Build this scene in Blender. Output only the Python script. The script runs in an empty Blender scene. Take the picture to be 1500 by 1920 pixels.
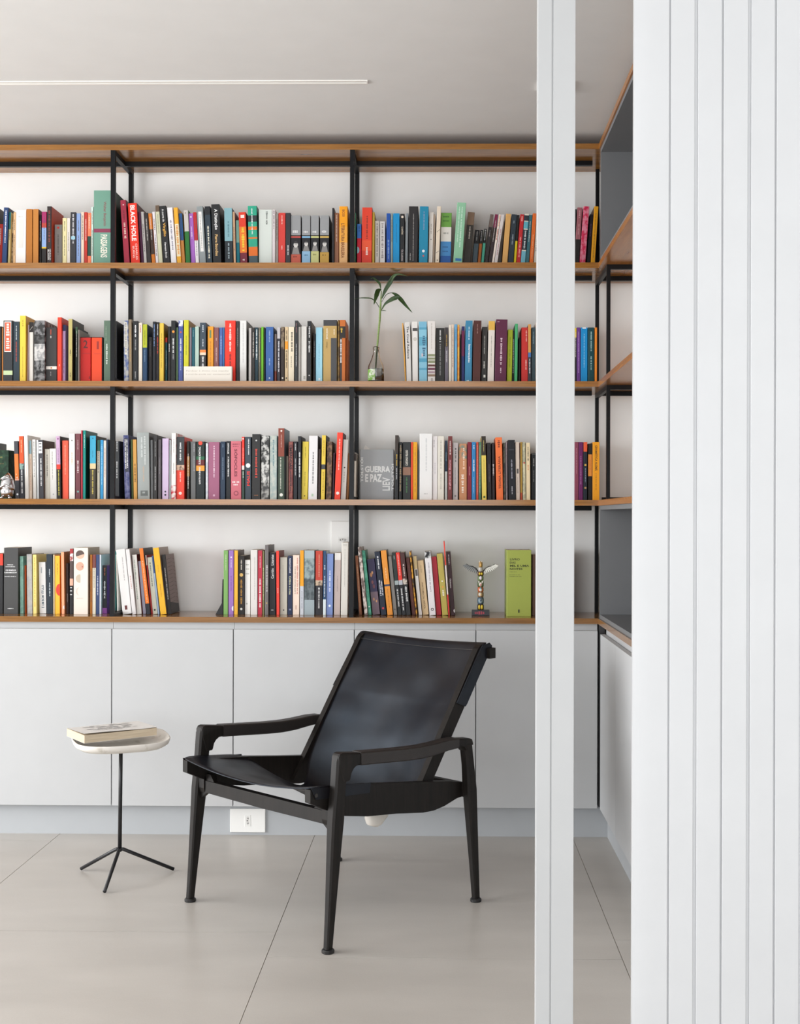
import bpy, bmesh, math, random
from mathutils import Vector, Matrix

# ---------------------------------------------------------------- camera
SC = bpy.context.scene
F_PX, CX, CY = 2262.0, 793.0, 970.0        # focal length and principal point in the 1500x1920 frame
YAW, ROLL, CAM = 35.0 / 2262.0, 0.0025, Vector((0, 0, 1.25))
cam_d = bpy.data.cameras.new('camera')
cam_d.sensor_fit = 'HORIZONTAL'
cam_d.sensor_width = 36.0
cam_d.lens = F_PX / 1500 * 36.0
cam_d.shift_x = (750 - CX) / 1500
cam_d.shift_y = (CY - 960) / 1500
cam_d.clip_start = 0.05
cam = bpy.data.objects.new('camera', cam_d)
SC.collection.objects.link(cam)
CM = Matrix.Rotation(YAW, 3, 'Z') @ Matrix.Rotation(math.pi / 2, 3, 'X') @ Matrix.Rotation(ROLL, 3, 'Z')
cam.matrix_world = Matrix.Translation(CAM) @ CM.to_4x4()
SC.camera = cam

# ---------------------------------------------------------------- world, daylight, exposure
w = bpy.data.worlds.new('world')
SC.world = w
w.use_nodes = True
w.node_tree.nodes['Background'].inputs[0].default_value = (0.90, 0.94, 1.0, 1)
w.node_tree.nodes['Background'].inputs[1].default_value = 0.55
SC.view_settings.view_transform = 'Standard'
SC.view_settings.look = 'None'
SC.view_settings.gamma = 1
SC.view_settings.use_curve_mapping = False
SC.view_settings.exposure = -0.13


def area(name, loc, rot, sx, sy, power, col):
    l = bpy.data.lights.new(name, 'AREA')
    l.shape = 'RECTANGLE'
    l.size, l.size_y, l.energy, l.color = sx, sy, power, col
    o = bpy.data.objects.new(name, l)
    SC.collection.objects.link(o)
    o.location = loc
    o.rotation_euler = rot
    return o


# daylight entering the open glazed side of the room (left) and the glazing behind the camera
area('daylight_left', (-6.4, 2.0, 1.5), (0, -math.pi / 2, 0), 2.1, 5.0, 480, (0.965, 0.983, 1.0))
area('daylight_behind', (-0.4, -2.2, 1.5), (math.pi / 2, 0, 0), 5.2, 2.1, 152, (0.955, 0.98, 1.0))

SC.cycles.max_bounces = 8
SC.cycles.diffuse_bounces = 5
SC.cycles.glossy_bounces = 4
SC.cycles.transmission_bounces = 6
SC.cycles.use_denoising = True
SC.cycles.sample_clamp_indirect = 6.0
SC.cycles.caustics_refractive = False
SC.cycles.caustics_reflective = False

# ---------------------------------------------------------------- helpers
COL = SC.collection
PI = math.pi
RND = random.Random(7)


def unpix(u, v, Y=None, Z=None, X=None):
    """world point seen at photo pixel (u, v) on the plane Y=, Z= or X="""
    d = CM @ Vector(((u - CX) / F_PX, -(v - CY) / F_PX, -1))
    if Y is not None:
        t = (Y - CAM.y) / d.y
    elif Z is not None:
        t = (Z - CAM.z) / d.z
    else:
        t = (X - CAM.x) / d.x
    return CAM + d * t


def s2l(c):
    return c / 12.92 if c <= 0.04045 else ((c + 0.055) / 1.055) ** 2.4


def rgb(h):
    if len(h) == 3:
        h = ''.join(c * 2 for c in h)
    return tuple(s2l(int(h[i:i + 2], 16) / 255) for i in (0, 2, 4))


MATS = {}


def newmat(name):
    m = bpy.data.materials.new(name)
    m.use_nodes = True
    return m, m.node_tree, m.node_tree.nodes['Principled BSDF']


def flat(hexa, rough=0.5, metal=0.0, spec=0.5, bump=0.0, bscale=200, coat=0.0):
    k = (hexa, rough, metal, spec, bump, coat)
    if k in MATS:
        return MATS[k]
    m, nt, b = newmat('paint_' + hexa.replace('~', '_'))
    b.inputs['Roughness'].default_value = rough
    b.inputs['Metallic'].default_value = metal
    b.inputs['Specular IOR Level'].default_value = spec
    b.inputs['Coat Weight'].default_value = coat
    tc = nt.nodes.new('ShaderNodeTexCoord')
    if '~' in hexa:
        a, c = hexa.split('~')
        nz = nt.nodes.new('ShaderNodeTexNoise')
        nz.inputs['Scale'].default_value = 55
        nz.inputs['Detail'].default_value = 4
        rp = nt.nodes.new('ShaderNodeValToRGB')
        rp.color_ramp.elements[0].position = 0.42
        rp.color_ramp.elements[1].position = 0.56
        rp.color_ramp.elements[0].color = (*rgb(a), 1)
        rp.color_ramp.elements[1].color = (*rgb(c), 1)
        nt.links.new(tc.outputs['Object'], nz.inputs['Vector'])
        nt.links.new(nz.outputs['Fac'], rp.inputs['Fac'])
        nt.links.new(rp.outputs['Color'], b.inputs['Base Color'])
    else:
        nz = nt.nodes.new('ShaderNodeTexNoise')          # faint tonal variation of the finish
        nz.inputs['Scale'].default_value = 9
        mx = nt.nodes.new('ShaderNodeMix')
        mx.data_type = 'RGBA'
        c = rgb(hexa)
        mx.inputs[6].default_value = (*[x * 0.97 for x in c], 1)
        mx.inputs[7].default_value = (*[min(1, x * 1.03) for x in c], 1)
        nt.links.new(tc.outputs['Object'], nz.inputs['Vector'])
        nt.links.new(nz.outputs['Fac'], mx.inputs[0])
        nt.links.new(mx.outputs[2], b.inputs['Base Color'])
    if bump:
        n2 = nt.nodes.new('ShaderNodeTexNoise')
        n2.inputs['Scale'].default_value = bscale
        n2.inputs['Detail'].default_value = 5
        bp = nt.nodes.new('ShaderNodeBump')
        bp.inputs['Strength'].default_value = bump
        bp.inputs['Distance'].default_value = 0.002
        nt.links.new(tc.outputs['Object'], n2.inputs['Vector'])
        nt.links.new(n2.outputs['Fac'], bp.inputs['Height'])
        nt.links.new(bp.outputs['Normal'], b.inputs['Normal'])
    MATS[k] = m
    return m


def streaky(name, c1, c2, scale, rough, strength=0.15, detail=6, spec=0.5):
    """wood: noise stretched by the object-space scale vector"""
    m, nt, b = newmat(name)
    tc = nt.nodes.new('ShaderNodeTexCoord')
    mp = nt.nodes.new('ShaderNodeMapping')
    mp.inputs['Scale'].default_value = scale
    nz = nt.nodes.new('ShaderNodeTexNoise')
    nz.inputs['Scale'].default_value = 1
    nz.inputs['Detail'].default_value = detail
    nz.inputs['Roughness'].default_value = 0.65
    rp = nt.nodes.new('ShaderNodeValToRGB')
    rp.color_ramp.elements[0].position = 0.3
    rp.color_ramp.elements[1].position = 0.7
    rp.color_ramp.elements[0].color = (*rgb(c1), 1)
    rp.color_ramp.elements[1].color = (*rgb(c2), 1)
    bp = nt.nodes.new('ShaderNodeBump')
    bp.inputs['Strength'].default_value = strength
    bp.inputs['Distance'].default_value = 0.001
    nt.links.new(tc.outputs['Object'], mp.inputs['Vector'])
    nt.links.new(mp.outputs[0], nz.inputs['Vector'])
    nt.links.new(nz.outputs['Fac'], rp.inputs['Fac'])
    nt.links.new(rp.outputs['Color'], b.inputs['Base Color'])
    nt.links.new(nz.outputs['Fac'], bp.inputs['Height'])
    nt.links.new(bp.outputs['Normal'], b.inputs['Normal'])
    b.inputs['Roughness'].default_value = rough
    b.inputs['Specular IOR Level'].default_value = spec
    return m


WALL = flat('f5f5f3', 0.85, bump=0.05, bscale=60)
CEIL = flat('e7e7e6', 0.9)
LAC = flat('c1c2c3', 0.55)
PLINTH = flat('b6b9bc', 0.5)
POSTW = flat('b5b6b7', 0.5)  # slat white darkened: weaker light on the post put into its colour
SLATW = flat('c7c8ca', 0.5)
GREYBOX = flat('747577', 0.5)
STEEL = flat('0d0e11', 0.42, spec=0.25)
WOODX = streaky('oak_veneer', '7a4e1f', 'ab7431', (5, 60, 190), 0.2, strength=0.03, spec=0.75)
WOODY = streaky('oak_veneer_wing', '8f5a28', 'ab7236', (60, 5, 190), 0.25, strength=0.0, spec=0.75)
DARKWOOD = streaky('dark_stained_wood', '100e0c', '211c19', (90, 90, 7), 0.5, 0.2, spec=0.25)
PAGES = streaky('page_edges', 'cfc3ae', 'efe6d6', (8, 900, 8), 0.9)
TEXTB = {}


def mesh_obj(name, verts, faces, mats=None, parent=None, midx=None, smooth=False, loc=None):
    me = bpy.data.meshes.new(name)
    me.from_pydata([tuple(v) for v in verts], [], faces)
    if mats is not None:
        for m in (mats if isinstance(mats, (list, tuple)) else [mats]):
            me.materials.append(m)
    if midx:
        me.polygons.foreach_set('material_index', midx)
    if smooth:
        me.polygons.foreach_set('use_smooth', [True] * len(me.polygons))
    me.update()
    o = bpy.data.objects.new(name, me)
    COL.objects.link(o)
    if parent is not None:
        o.parent = parent
    if loc is not None:
        o.location = loc
    return o


def tag(o, label=None, cat=None, group=None, kind=None):
    if label:
        o['label'] = label
    if cat:
        o['category'] = cat
    if group:
        o['group'] = group
    if kind:
        o['kind'] = kind
    return o


def empty(name, loc, label=None, cat=None, group=None, rz=0):
    o = bpy.data.objects.new(name, None)
    COL.objects.link(o)
    o.location = loc
    o.rotation_euler = (0, 0, rz)
    o.empty_display_size = 0.05
    return tag(o, label, cat, group)


class MB:
    """collects shapes for ONE mesh"""
    def __init__(self):
        self.v, self.f, self.mi = [], [], []

    def add(self, vs, fs, mi=0):
        n = len(self.v)
        self.v += [tuple(v) for v in vs]
        self.f += [tuple(i + n for i in f) for f in fs]
        self.mi += [mi] * len(fs)
        return self

    def box(self, x0, x1, y0, y1, z0, z1, mi=0, b=0.0):
        if b <= 0:
            vs = [(x, y, z) for z in (z0, z1) for y in (y0, y1) for x in (x0, x1)]
            return self.add(vs, [(0, 2, 3, 1), (4, 5, 7, 6), (0, 1, 5, 4), (2, 6, 7, 3), (0, 4, 6, 2), (1, 3, 7, 5)], mi)
        bm = bmesh.new()
        bmesh.ops.create_cube(bm, size=1)
        bmesh.ops.scale(bm, verts=bm.verts, vec=(x1 - x0, y1 - y0, z1 - z0))
        bmesh.ops.bevel(bm, geom=bm.edges[:], offset=b, segments=2, affect='EDGES', profile=0.6)
        bmesh.ops.translate(bm, verts=bm.verts, vec=((x0 + x1) / 2, (y0 + y1) / 2, (z0 + z1) / 2))
        bm.verts.index_update()
        self.add([v.co[:] for v in bm.verts], [[v.index for v in f.verts] for f in bm.faces], mi)
        bm.free()
        return self

    def prism(self, poly, fn, mi=0):
        """poly: 2D points; fn(p, k) -> 3D point for k = 0, 1"""
        n = len(poly)
        vs = [fn(p, 0) for p in poly] + [fn(p, 1) for p in poly]
        fs = [tuple(range(n - 1, -1, -1)), tuple(range(n, 2 * n))]
        fs += [(i, (i + 1) % n, n + (i + 1) % n, n + i) for i in range(n)]
        return self.add(vs, fs, mi)

    def rings(self, rings, mi=0, caps=True):
        n = len(rings[0])
        vs = [p for r in rings for p in r]
        fs = []
        for k in range(len(rings) - 1):
            for i in range(n):
                a, b_ = k * n + i, k * n + (i + 1) % n
                fs.append((a, b_, b_ + n, a + n))
        if caps:
            fs.append(tuple(range(n - 1, -1, -1)))
            fs.append(tuple((len(rings) - 1) * n + i for i in range(n)))
        return self.add(vs, fs, mi)

    def tube(self, pts, rad, n=10, mi=0):
        pts = [Vector(p) for p in pts]
        if not isinstance(rad, (list, tuple)):
            rad = [rad] * len(pts)
        rs = []
        up = Vector((0.13, 0.31, 0.94))
        for i, p in enumerate(pts):
            t = (pts[min(i + 1, len(pts) - 1)] - pts[max(i - 1, 0)]).normalized()
            a = t.cross(up)
            if a.length < 1e-3:
                a = t.cross(Vector((1, 0, 0)))
            a.normalize()
            b_ = t.cross(a)
            rs.append([p + (a * math.cos(q) + b_ * math.sin(q)) * rad[i] for q in [2 * PI * j / n for j in range(n)]])
        return self.rings(rs, mi)

    def lathe(self, prof, c=(0, 0, 0), n=28, mi=0, sx=1, sy=1, caps=True):
        rs = [[(c[0] + r * sx * math.cos(2 * PI * j / n), c[1] + r * sy * math.sin(2 * PI * j / n), c[2] + z) for j in range(n)] for r, z in prof]
        return self.rings(rs, mi, caps)

    def build(self, name, mats, parent=None, smooth=False, loc=None):
        return mesh_obj(name, self.v, self.f, mats, parent, self.mi, smooth, loc)


def angle_smooth(o, deg=35):
    me = o.data
    me.polygons.foreach_set('use_smooth', [True] * len(me.polygons))
    try:
        me.set_sharp_from_angle(angle=math.radians(deg))
    except Exception:
        pass
    return o


TXT = {}


def text_geo(s, fat=0.0):
    k = (s, fat)
    if k in TXT:
        return TXT[k]
    c = bpy.data.curves.new('lettering', 'FONT')
    c.body = s
    c.resolution_u = 2
    c.offset = fat
    o = bpy.data.objects.new('lettering', c)
    COL.objects.link(o)
    dg = bpy.context.evaluated_depsgraph_get()
    me = bpy.data.meshes.new_from_object(o.evaluated_get(dg))
    vs = [(v.co.x, v.co.y) for v in me.vertices]
    fs = [tuple(p.vertices) for p in me.polygons]
    bpy.data.objects.remove(o)
    bpy.data.meshes.remove(me)
    xs = [v[0] for v in vs]
    ys = [v[1] for v in vs]
    x0, x1, y0, y1 = min(xs), max(xs), min(ys), max(ys)
    vs = [((x - x0) / (x1 - x0) - 0.5, (y - y0) / (y1 - y0) - 0.5) for x, y in vs]
    TXT[k] = (vs, fs)
    return TXT[k]


def put_text(mb, s, x, z, L, H, y, d='h', fat=0.0, mi=0):
    """lettering in the XZ plane facing -Y, centred on (x, z); L along the reading direction, H letter height"""
    vs, fs = text_geo(s, fat)
    out = []
    for a, b in vs:
        a *= L
        b *= H
        if d == 'h':
            out.append((x + a, y, z + b))
        elif d == 'd':
            out.append((x + b, y, z - a))
        else:
            out.append((x - b, y, z + a))
    mb.add(out, fs, mi)


def put_marks(mb, x, z0, z1, H, y, mi=0, rnd=RND, horizontal=False):
    """small letter-like strokes of an unreadable printed line running from z0 to z1"""
    p = z0
    sgn = 1 if z1 > z0 else -1
    while (z1 - p) * sgn > H * 0.6:
        for _ in range(rnd.randint(2, 8)):
            if (z1 - p) * sgn < H * 0.6:
                break
            wd = H * rnd.uniform(0.3, 0.62)
            hh = H * rnd.choice((0.7, 0.7, 1.0)) / 2
            a, b = p, p + sgn * wd
            if horizontal:
                vs = [(a, y, x - hh), (b, y, x - hh), (b, y, x + hh), (a, y, x + hh)]
            else:
                vs = [(x - hh, y, a), (x + hh, y, a), (x + hh, y, b), (x - hh, y, b)]
            mb.add(vs, [(0, 1, 2, 3)], mi)
            p += sgn * (wd + H * 0.22)
        p += sgn * H * 0.5

# ---------------------------------------------------------------- measures (metres)
YF, YK, YW = 4.683, 4.732, 4.993            # shelf front, plinth, back wall
ZS = [2.700, 2.2395, 1.779, 1.3185, 0.860]  # top faces of the boards
TH = 0.0215
XL, XR = -6.5, 0.93
XC = 0.606                                  # front plane of the wing on the right
ZC = 2.745
YN = -2.4


def struct(name, mb, mats, parent=None, **k):
    o = mb.build(name, mats, parent, **k)
    if parent is None:
        o['kind'] = 'structure'
    return o


# ---------------------------------------------------------------- room shell
fl = struct('floor', MB().box(XL, 3.2, YN, YW, -0.06, -0.0025), flat('a0978c', 0.9))
tile_m, nt, b = newmat('porcelain_tile')
tc = nt.nodes.new('ShaderNodeTexCoord')
mp = nt.nodes.new('ShaderNodeMapping')
mp.inputs['Scale'].default_value = (2, 5, 1)
n1 = nt.nodes.new('ShaderNodeTexNoise')
n1.inputs['Scale'].default_value = 1.2
n1.inputs['Detail'].default_value = 8
n2 = nt.nodes.new('ShaderNodeTexNoise')
n2.inputs['Scale'].default_value = 260
n2.inputs['Detail'].default_value = 3
ad = nt.nodes.new('ShaderNodeMath')
ad.operation = 'MULTIPLY_ADD'
ad.inputs[1].default_value = 0.45
rp = nt.nodes.new('ShaderNodeValToRGB')
rp.color_ramp.elements[0].position = 0.40
rp.color_ramp.elements[1].position = 1.0
rp.color_ramp.elements[0].color = (*rgb('b4aea7'), 1)
rp.color_ramp.elements[1].color = (*rgb('c4beb7'), 1)
nt.links.new(tc.outputs['Object'], mp.inputs[0])
nt.links.new(mp.outputs[0], n1.inputs['Vector'])
nt.links.new(tc.outputs['Object'], n2.inputs['Vector'])
nt.links.new(n2.outputs['Fac'], ad.inputs[0])
nt.links.new(n1.outputs['Fac'], ad.inputs[2])
nt.links.new(ad.outputs[0], rp.inputs['Fac'])
nt.links.new(rp.outputs['Color'], b.inputs['Base Color'])
b.inputs['Roughness'].default_value = 0.32
b.inputs['Specular IOR Level'].default_value = 0.5
cols = [(-6.5, 4.63), (-5.5, 3.62), (-4.5, 4.63), (-3.5, 3.62), (-2.5, 4.63), (-1.5, 3.62), (-0.495, 3.42), (0.515, 3.58), (1.52, 3.62), (2.52, 3.62)]
for i, (x0, yj) in enumerate(cols):
    x1 = cols[i + 1][0] if i + 1 < len(cols) else 3.2
    x0c, x1c = max(x0, XL), min(x1, 3.2)
    if x1c - x0c < 0.05:
        continue
    ys = [YN]
    y = yj
    while y > YN:
        y -= 2.0
    y += 2.0
    while y < YK + 0.02:
        ys.append(y)
        y += 2.0
    ys.append(YK + 0.015)
    for a, c in zip(ys[:-1], ys[1:]):
        if c - a > 0.02:
            MB().box(x0c + 0.0011, x1c - 0.0011, a + 0.0011, c - 0.0011, -0.0028, 0).build('tile', tile_m, fl)

ceil = MB()
sl0 = unpix(-40, 154, Z=ZC)
sl1 = unpix(688, 156, Z=ZC)
SY0, SY1 = 4.125, 4.150                     # narrow slot in the ceiling
SX1 = sl1.x
ceil.box(XL, 3.2, YN, SY0, ZC, ZC + 0.1).box(XL, 3.2, SY1, YW, ZC, ZC + 0.1).box(SX1, 3.2, SY0, SY1, ZC, ZC + 0.1).box(XL, SX1, SY0, SY1, ZC + 0.05, ZC + 0.1)
struct('ceiling', ceil, CEIL)
t = MB()
t.box(XL, SX1 + 0.004, SY0 - 0.003, SY0 + 0.002, ZC - 0.003, ZC + 0.014).box(XL, SX1 + 0.004, SY1 - 0.003, SY1 + 0.003, ZC - 0.003, ZC + 0.014).box(SX1, SX1 + 0.004, SY0, SY1, ZC - 0.004, ZC + 0.012)
sl = empty('ceiling_slot', (0, 0, 0), 'long narrow white linear slot recessed in the ceiling', 'ceiling slot')
t.build('slot_frame', flat('f6f3ee', 0.4), sl)
MB().box(XL, SX1 - 0.001, SY0 + 0.001, SY1 - 0.001, ZC + 0.004, ZC + 0.012).build('diffuser', flat('c4c1bc', 0.6), sl)
# small square ceiling spot, mostly hidden behind the white post
p = unpix(1003, 171, Z=ZC)
q = unpix(1008, 151, Z=ZC)
sp = empty('ceiling_spot', (p.x + 0.06, (p.y + q.y) / 2, ZC), 'small white square ceiling spot half hidden by the white post', 'ceiling light')
hh = abs(q.y - p.y) / 2
m_ = MB()
for a in (-1, 1):
    m_.box(min(a * hh, a * (hh - 0.008)), max(a * hh, a * (hh - 0.008)), -hh, hh, -0.010, 0)
    m_.box(-hh, hh, min(a * hh, a * (hh - 0.008)), max(a * hh, a * (hh - 0.008)), -0.010, 0)
m_.build('trim_ring', flat('f6f3ee', 0.4), sp)
MB().lathe([(hh * 0.5, -0.004), (hh * 0.62, -0.001), (0.001, -0.0005)]).build('lens', flat('c8c6c2', 0.3), sp)

struct('wall_back', MB().box(XL, XR + 0.1, YW, YW + 0.12, 0, ZC), WALL)
struct('wall_right', MB().box(XR, XR + 0.1, 2.6, YW, 0, ZC), WALL)
struct('wall_left', MB().box(XL - 0.12, XL, 4.0, YW + 0.12, 0, ZC).box(XL - 0.12, XL, -2.4, 4.0, 2.52, ZC), WALL)
struct('wall_far_right', MB().box(3.2, 3.3, YN, 2.6, 0, ZC), WALL)
struct('baseboard_back', MB().box(XL, 0.652, YK, YK + 0.02, 0, 0.124), PLINTH)
struct('baseboard_right', MB().box(0.652, 0.672, 2.7, YK, 0, 0.124), PLINTH)

# ---------------------------------------------------------------- white slatted partition in the foreground
YP = 2.4
part = tag(empty('wall_front', (0, 0, 0)), kind='structure')
edges = [1187, 1254.5, 1304, 1353.5, 1404, 1453, 1503, 1552, 1602, 1651, 1701, 1750, 1800]
edx = [unpix(u, 970, Y=YP).x for u in edges]
MB().box(edx[0] + 0.004, 3.2, YP + 0.0048, YP + 0.04, -0.002, ZC).build('backing_board', SLATW, part)
for i in range(len(edx) - 1):
    a, c = edx[i], edx[i + 1]
    if i + 2 == len(edx):
        c = 3.2
    gl = 0.0 if i == 0 else (0.0014 if i % 2 == 1 else 0.003)
    gr = 0.0014 if i % 2 == 0 else 0.003
    a += gl
    c -= gr
    prof = []
    n = 8
    if i == 0:      # first board: gently rounded outer edge
        for k in range(n + 1):
            u = k / n
            prof.append((a + (c - a) * u * 0.8, YP + 0.0035 * (1 - u) ** 3))
        prof.append((c - 0.0012, YP))
    else:
        prof += [(a, YP + 0.0015), (a + 0.0015, YP), (c - 0.0015, YP)]
    prof += [(c, YP + 0.0015), (c, YP + 0.005), (a, YP + 0.008 if i == 0 else YP + 0.005)]
    o = MB().prism(prof, lambda p, k: (p[0], p[1], ZC * k)).build('slat', SLATW, part)
# free standing white post in front of the bookcase
pa, pg, pb = [unpix(u, 970, Y=YP).x for u in (1006.5, 1034, 1077)]
post = tag(empty('trim_1', (0, 0, 0)), 'slim white vertical post standing in front of the bookcase', None, None, 'structure')
MB().box(pa, pg - 0.0012, YP, YP + 0.03, 0, ZC, b=0.0012).build('narrow_board', POSTW, post)
MB().box(pg + 0.0012, pb, YP, YP + 0.03, 0, ZC, b=0.0012).build('wide_board', POSTW, post)
MB().box(pg - 0.006, pg + 0.006, YP + 0.0028, YP + 0.026, 0, ZC).build('joint', POSTW, post)

# ---------------------------------------------------------------- bookcase: L-shaped boards, black steel frame, grey boxes
bc = empty('bookcase', (0, YF, ZS[4]), 'wall-wide open bookcase with oak shelves, black steel frame and grey boxes', 'bookcase')


def child(o):
    """keep world-space modelling while parenting to an empty"""
    o.matrix_parent_inverse = o.parent.matrix_world.inverted() if False else Matrix.Translation(-o.parent.location)
    return o


YE = 2.75     # where the wing ends, out of sight behind the partition
for z in ZS[:4]:
    m_ = MB()
    m_.prism([(XL + 0.02, YF), (XC, YF), (XR - 0.002, YW - 0.002), (XL + 0.02, YW - 0.002)], lambda p, k: (p[0], p[1], z - TH * (1 - k)))
    child(m_.build('shelf', WOODX, bc))
    m_ = MB()
    m_.prism([(XC, YE), (XR - 0.002, YE), (XR - 0.002, YW - 0.002), (XC, YF)], lambda p, k: (p[0], p[1], z - TH * (1 - k)))
    child(m_.build('shelf', WOODY, bc))
PW = 0.0175
# posts of the frame: (x of left face); measured at 203, 654 and 1135 px
px_post = [unpix(-440, 700, Y=YF).x, -1.2935, -0.3595]
for r in range(4):
    z0, z1 = ZS[r + 1], ZS[r] - TH
    for x in px_post:
        child(MB().box(x, x + PW, YF + 0.001, YF + PW, z0, z1).build('upright', STEEL, bc))
        child(MB().box(x, x + PW, YW - 0.040, YW - 0.040 + PW, z0, z1).build('upright', STEEL, bc))
        child(MB().box(x, x + PW, YF + PW, YW - 0.040, z1 - PW, z1).build('cross_bar', STEEL, bc))
        child(MB().box(x, x + PW, YF + PW, YW - 0.040, z0, z0 + 0.012).build('cross_bar', STEEL, bc))
    x3 = 0.629
    child(MB().box(x3, x3 + 0.014, YW - 0.040, YW - 0.040 + PW, z0, z1).build('upright', STEEL, bc))
    child(MB().box(XL + 0.05, 0.60, YF + 0.152, YF + 0.170, z1 - 0.018, z1).build('rear_rail', STEEL, bc))
    if r in (1, 2):
        ya = YF - 0.065
        child(MB().box(x3, x3 + 0.014, ya, ya + 0.014, z0, z1).build('upright', STEEL, bc))
        child(MB().box(x3, x3 + 0.014, ya + 0.014, YW - 0.04, z1 - 0.018, z1).build('cross_bar', STEEL, bc))
        child(MB().box(x3 + 0.014, XR - 0.01, ya, ya + 0.014, z1 - 0.018, z1).build('cross_bar', STEEL, bc))
        child(MB().box(x3 + 0.014, XR - 0.01, YW - 0.15, YW - 0.13, z1 - 0.018, z1).build('cross_bar', STEEL, bc))
        child(MB().box(x3, x3 + 0.014, YE + 0.3, YE + 0.314, z0, z1).build('upright', STEEL, bc))
        if r == 2:
            child(MB().box(x3 + 0.014, XR - 0.01, YW - 0.15, YW - 0.13, z0, z0 + 0.014).build('cross_bar', STEEL, bc))
for r in (0, 3):
    z0, z1 = ZS[r + 1] + (0.0005 if r == 0 else 0.0005), ZS[r] - TH - 0.0005
    tk = 0.016
    xa = XC + 0.006
    gb = MB()
    gb.box(xa, XR - 0.004, YF - 0.016, YF - 0.002, z0, z1)
    gb.box(xa, XR - 0.004, YE, YF - 0.016, z1 - tk, z1)
    gb.box(xa, XR - 0.004, YE, YF - 0.016, z0, z0 + tk)
    gb.box(XR - 0.02, XR - 0.004, YE, YF - 0.016, z0 + tk, z1 - tk)
    gb.box(xa, XR - 0.02, YE, YE + tk, z0 + tk, z1 - tk)
    o = child(gb.build('open_box', GREYBOX, bc))
    o['label'] = 'grey laminate open box'

# ---------------------------------------------------------------- low cabinets
wt = tag(MB().prism([(XL + 0.02, YF), (XC, YF), (XC, YE), (XR - 0.002, YE), (XR - 0.002, YW - 0.002), (XL + 0.02, YW - 0.002)], lambda p, k: (p[0], p[1], ZS[4] - TH * (1 - k))).build('worktop', streaky('oak_worktop', '75502b', '9c7040', (5, 60, 190), 0.12, strength=0.05)),
         'long oak worktop with glossy top running above the low white cabinets', 'worktop')
ZD1 = unpix(600, 1181, Y=YF).z
ZD0 = unpix(600, 1513, Y=YF).z
seams = [-476, -247, -19, 209, 437, 664, 892, 1121]
sx = [unpix(u, 1350, Y=YF).x for u in seams]
names = ['', 'white handleless low cabinet out of frame on the left', 'white low cabinet at the left frame edge, left of the side table', 'white low cabinet directly behind the small side table',
         'white low cabinet behind the left half of the armchair', 'white low cabinet behind the armchair backrest', 'white low cabinet right of the armchair, crossed by the white post']
for i in range(1, 7):
    a, c = sx[i], sx[i + 1]
    cb = empty('low_cabinet', ((a + c) / 2, YF, 0.124), names[i], 'cabinet', 'white low cabinets under the worktop')
    m_ = MB().box(a + 0.0006, c - 0.0006, YF + 0.022, YW - 0.004, 0.1242, ZS[4] - TH - 0.0004)
    child(m_.build('body', LAC, cb))
    child(MB().box(a + 0.0018, c - 0.0018, YF + 0.001, YF + 0.020, ZD0, ZD1, b=0.0008).build('door', LAC, cb))
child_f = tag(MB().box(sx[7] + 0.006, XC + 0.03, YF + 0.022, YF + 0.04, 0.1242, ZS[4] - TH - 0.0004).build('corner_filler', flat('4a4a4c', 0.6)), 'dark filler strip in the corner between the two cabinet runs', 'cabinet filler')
wy = [YF - 0.006, 4.262, 3.79, 3.32, 2.85]
for i in range(4):
    c, a = wy[i], wy[i + 1]
    lab = ['white wing cabinet in the corner, nearest the back cabinets', 'white wing cabinet second from the corner, cut off by the slatted partition', 'white wing cabinet third from the corner, behind the slatted partition', 'white wing cabinet furthest from the corner, behind the slatted partition'][i]
    cb = empty('low_cabinet', (XC + 0.01, (a + c) / 2, 0.124), lab, 'cabinet', 'white low cabinets under the worktop')
    child(MB().box(XC + 0.032, XR - 0.006, a + 0.0006, c - 0.0006, 0.1242, ZS[4] - TH - 0.0004).build('body', LAC, cb))
    child(MB().box(XC + 0.009, XC + 0.028, a + 0.0015, c - 0.0015, ZD0, ZD1 - 0.012, b=0.0008).build('door', LAC, cb))


# ---------------------------------------------------------------- sockets
def socket(name, cx, cz, y, wd, ht, horiz, label):
    e = empty(name, (cx, y, cz), label, 'socket')
    MB().box(-wd / 2, wd / 2, -0.008, -0.0003, -ht / 2, ht / 2, b=0.0025).build('plate', flat('f7f6f3', 0.35), e)
    a, c = (0.022, 0.0115) if horiz else (0.0115, 0.022)
    oz = -0.0 if not horiz else 0.0
    MB().box(-a, a, -0.0092, -0.008, -c, c, b=0.0005).build('insert', flat('f1f0ed', 0.4), e)
    m_ = MB()
    n = 16
    r = 0.0095
    L = 0.0085 if True else 0
    pts = []
    for k in range(n):
        q = 2 * PI * k / n
        pts.append((r * 0.62 * math.cos(q), r * math.sin(q) + (L if math.sin(q) > 0 else -L) * 0.9))
    if horiz:
        pts = [(y_, -x_) for x_, y_ in pts]
    m_.prism(pts, lambda p, k: (p[0], -0.0094 + 0.0008 * k, p[1]))
    m_.build('recess', flat('dcdad6', 0.5), e)
    h = MB()
    for k, (u, v) in enumerate([(0.0015, 0.0095), (-0.0015, 0), (0.0015, -0.0095)]):
        if horiz:
            u, v = v, -u
        h.add([(u + 0.0022 * math.cos(2 * PI * j / 10), -0.0096, v + 0.0022 * math.sin(2 * PI * j / 10)) for j in range(10)], [tuple(range(10))])
    h.build('pin_holes', flat('2a2a2a', 0.6), e)
    return e


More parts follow.
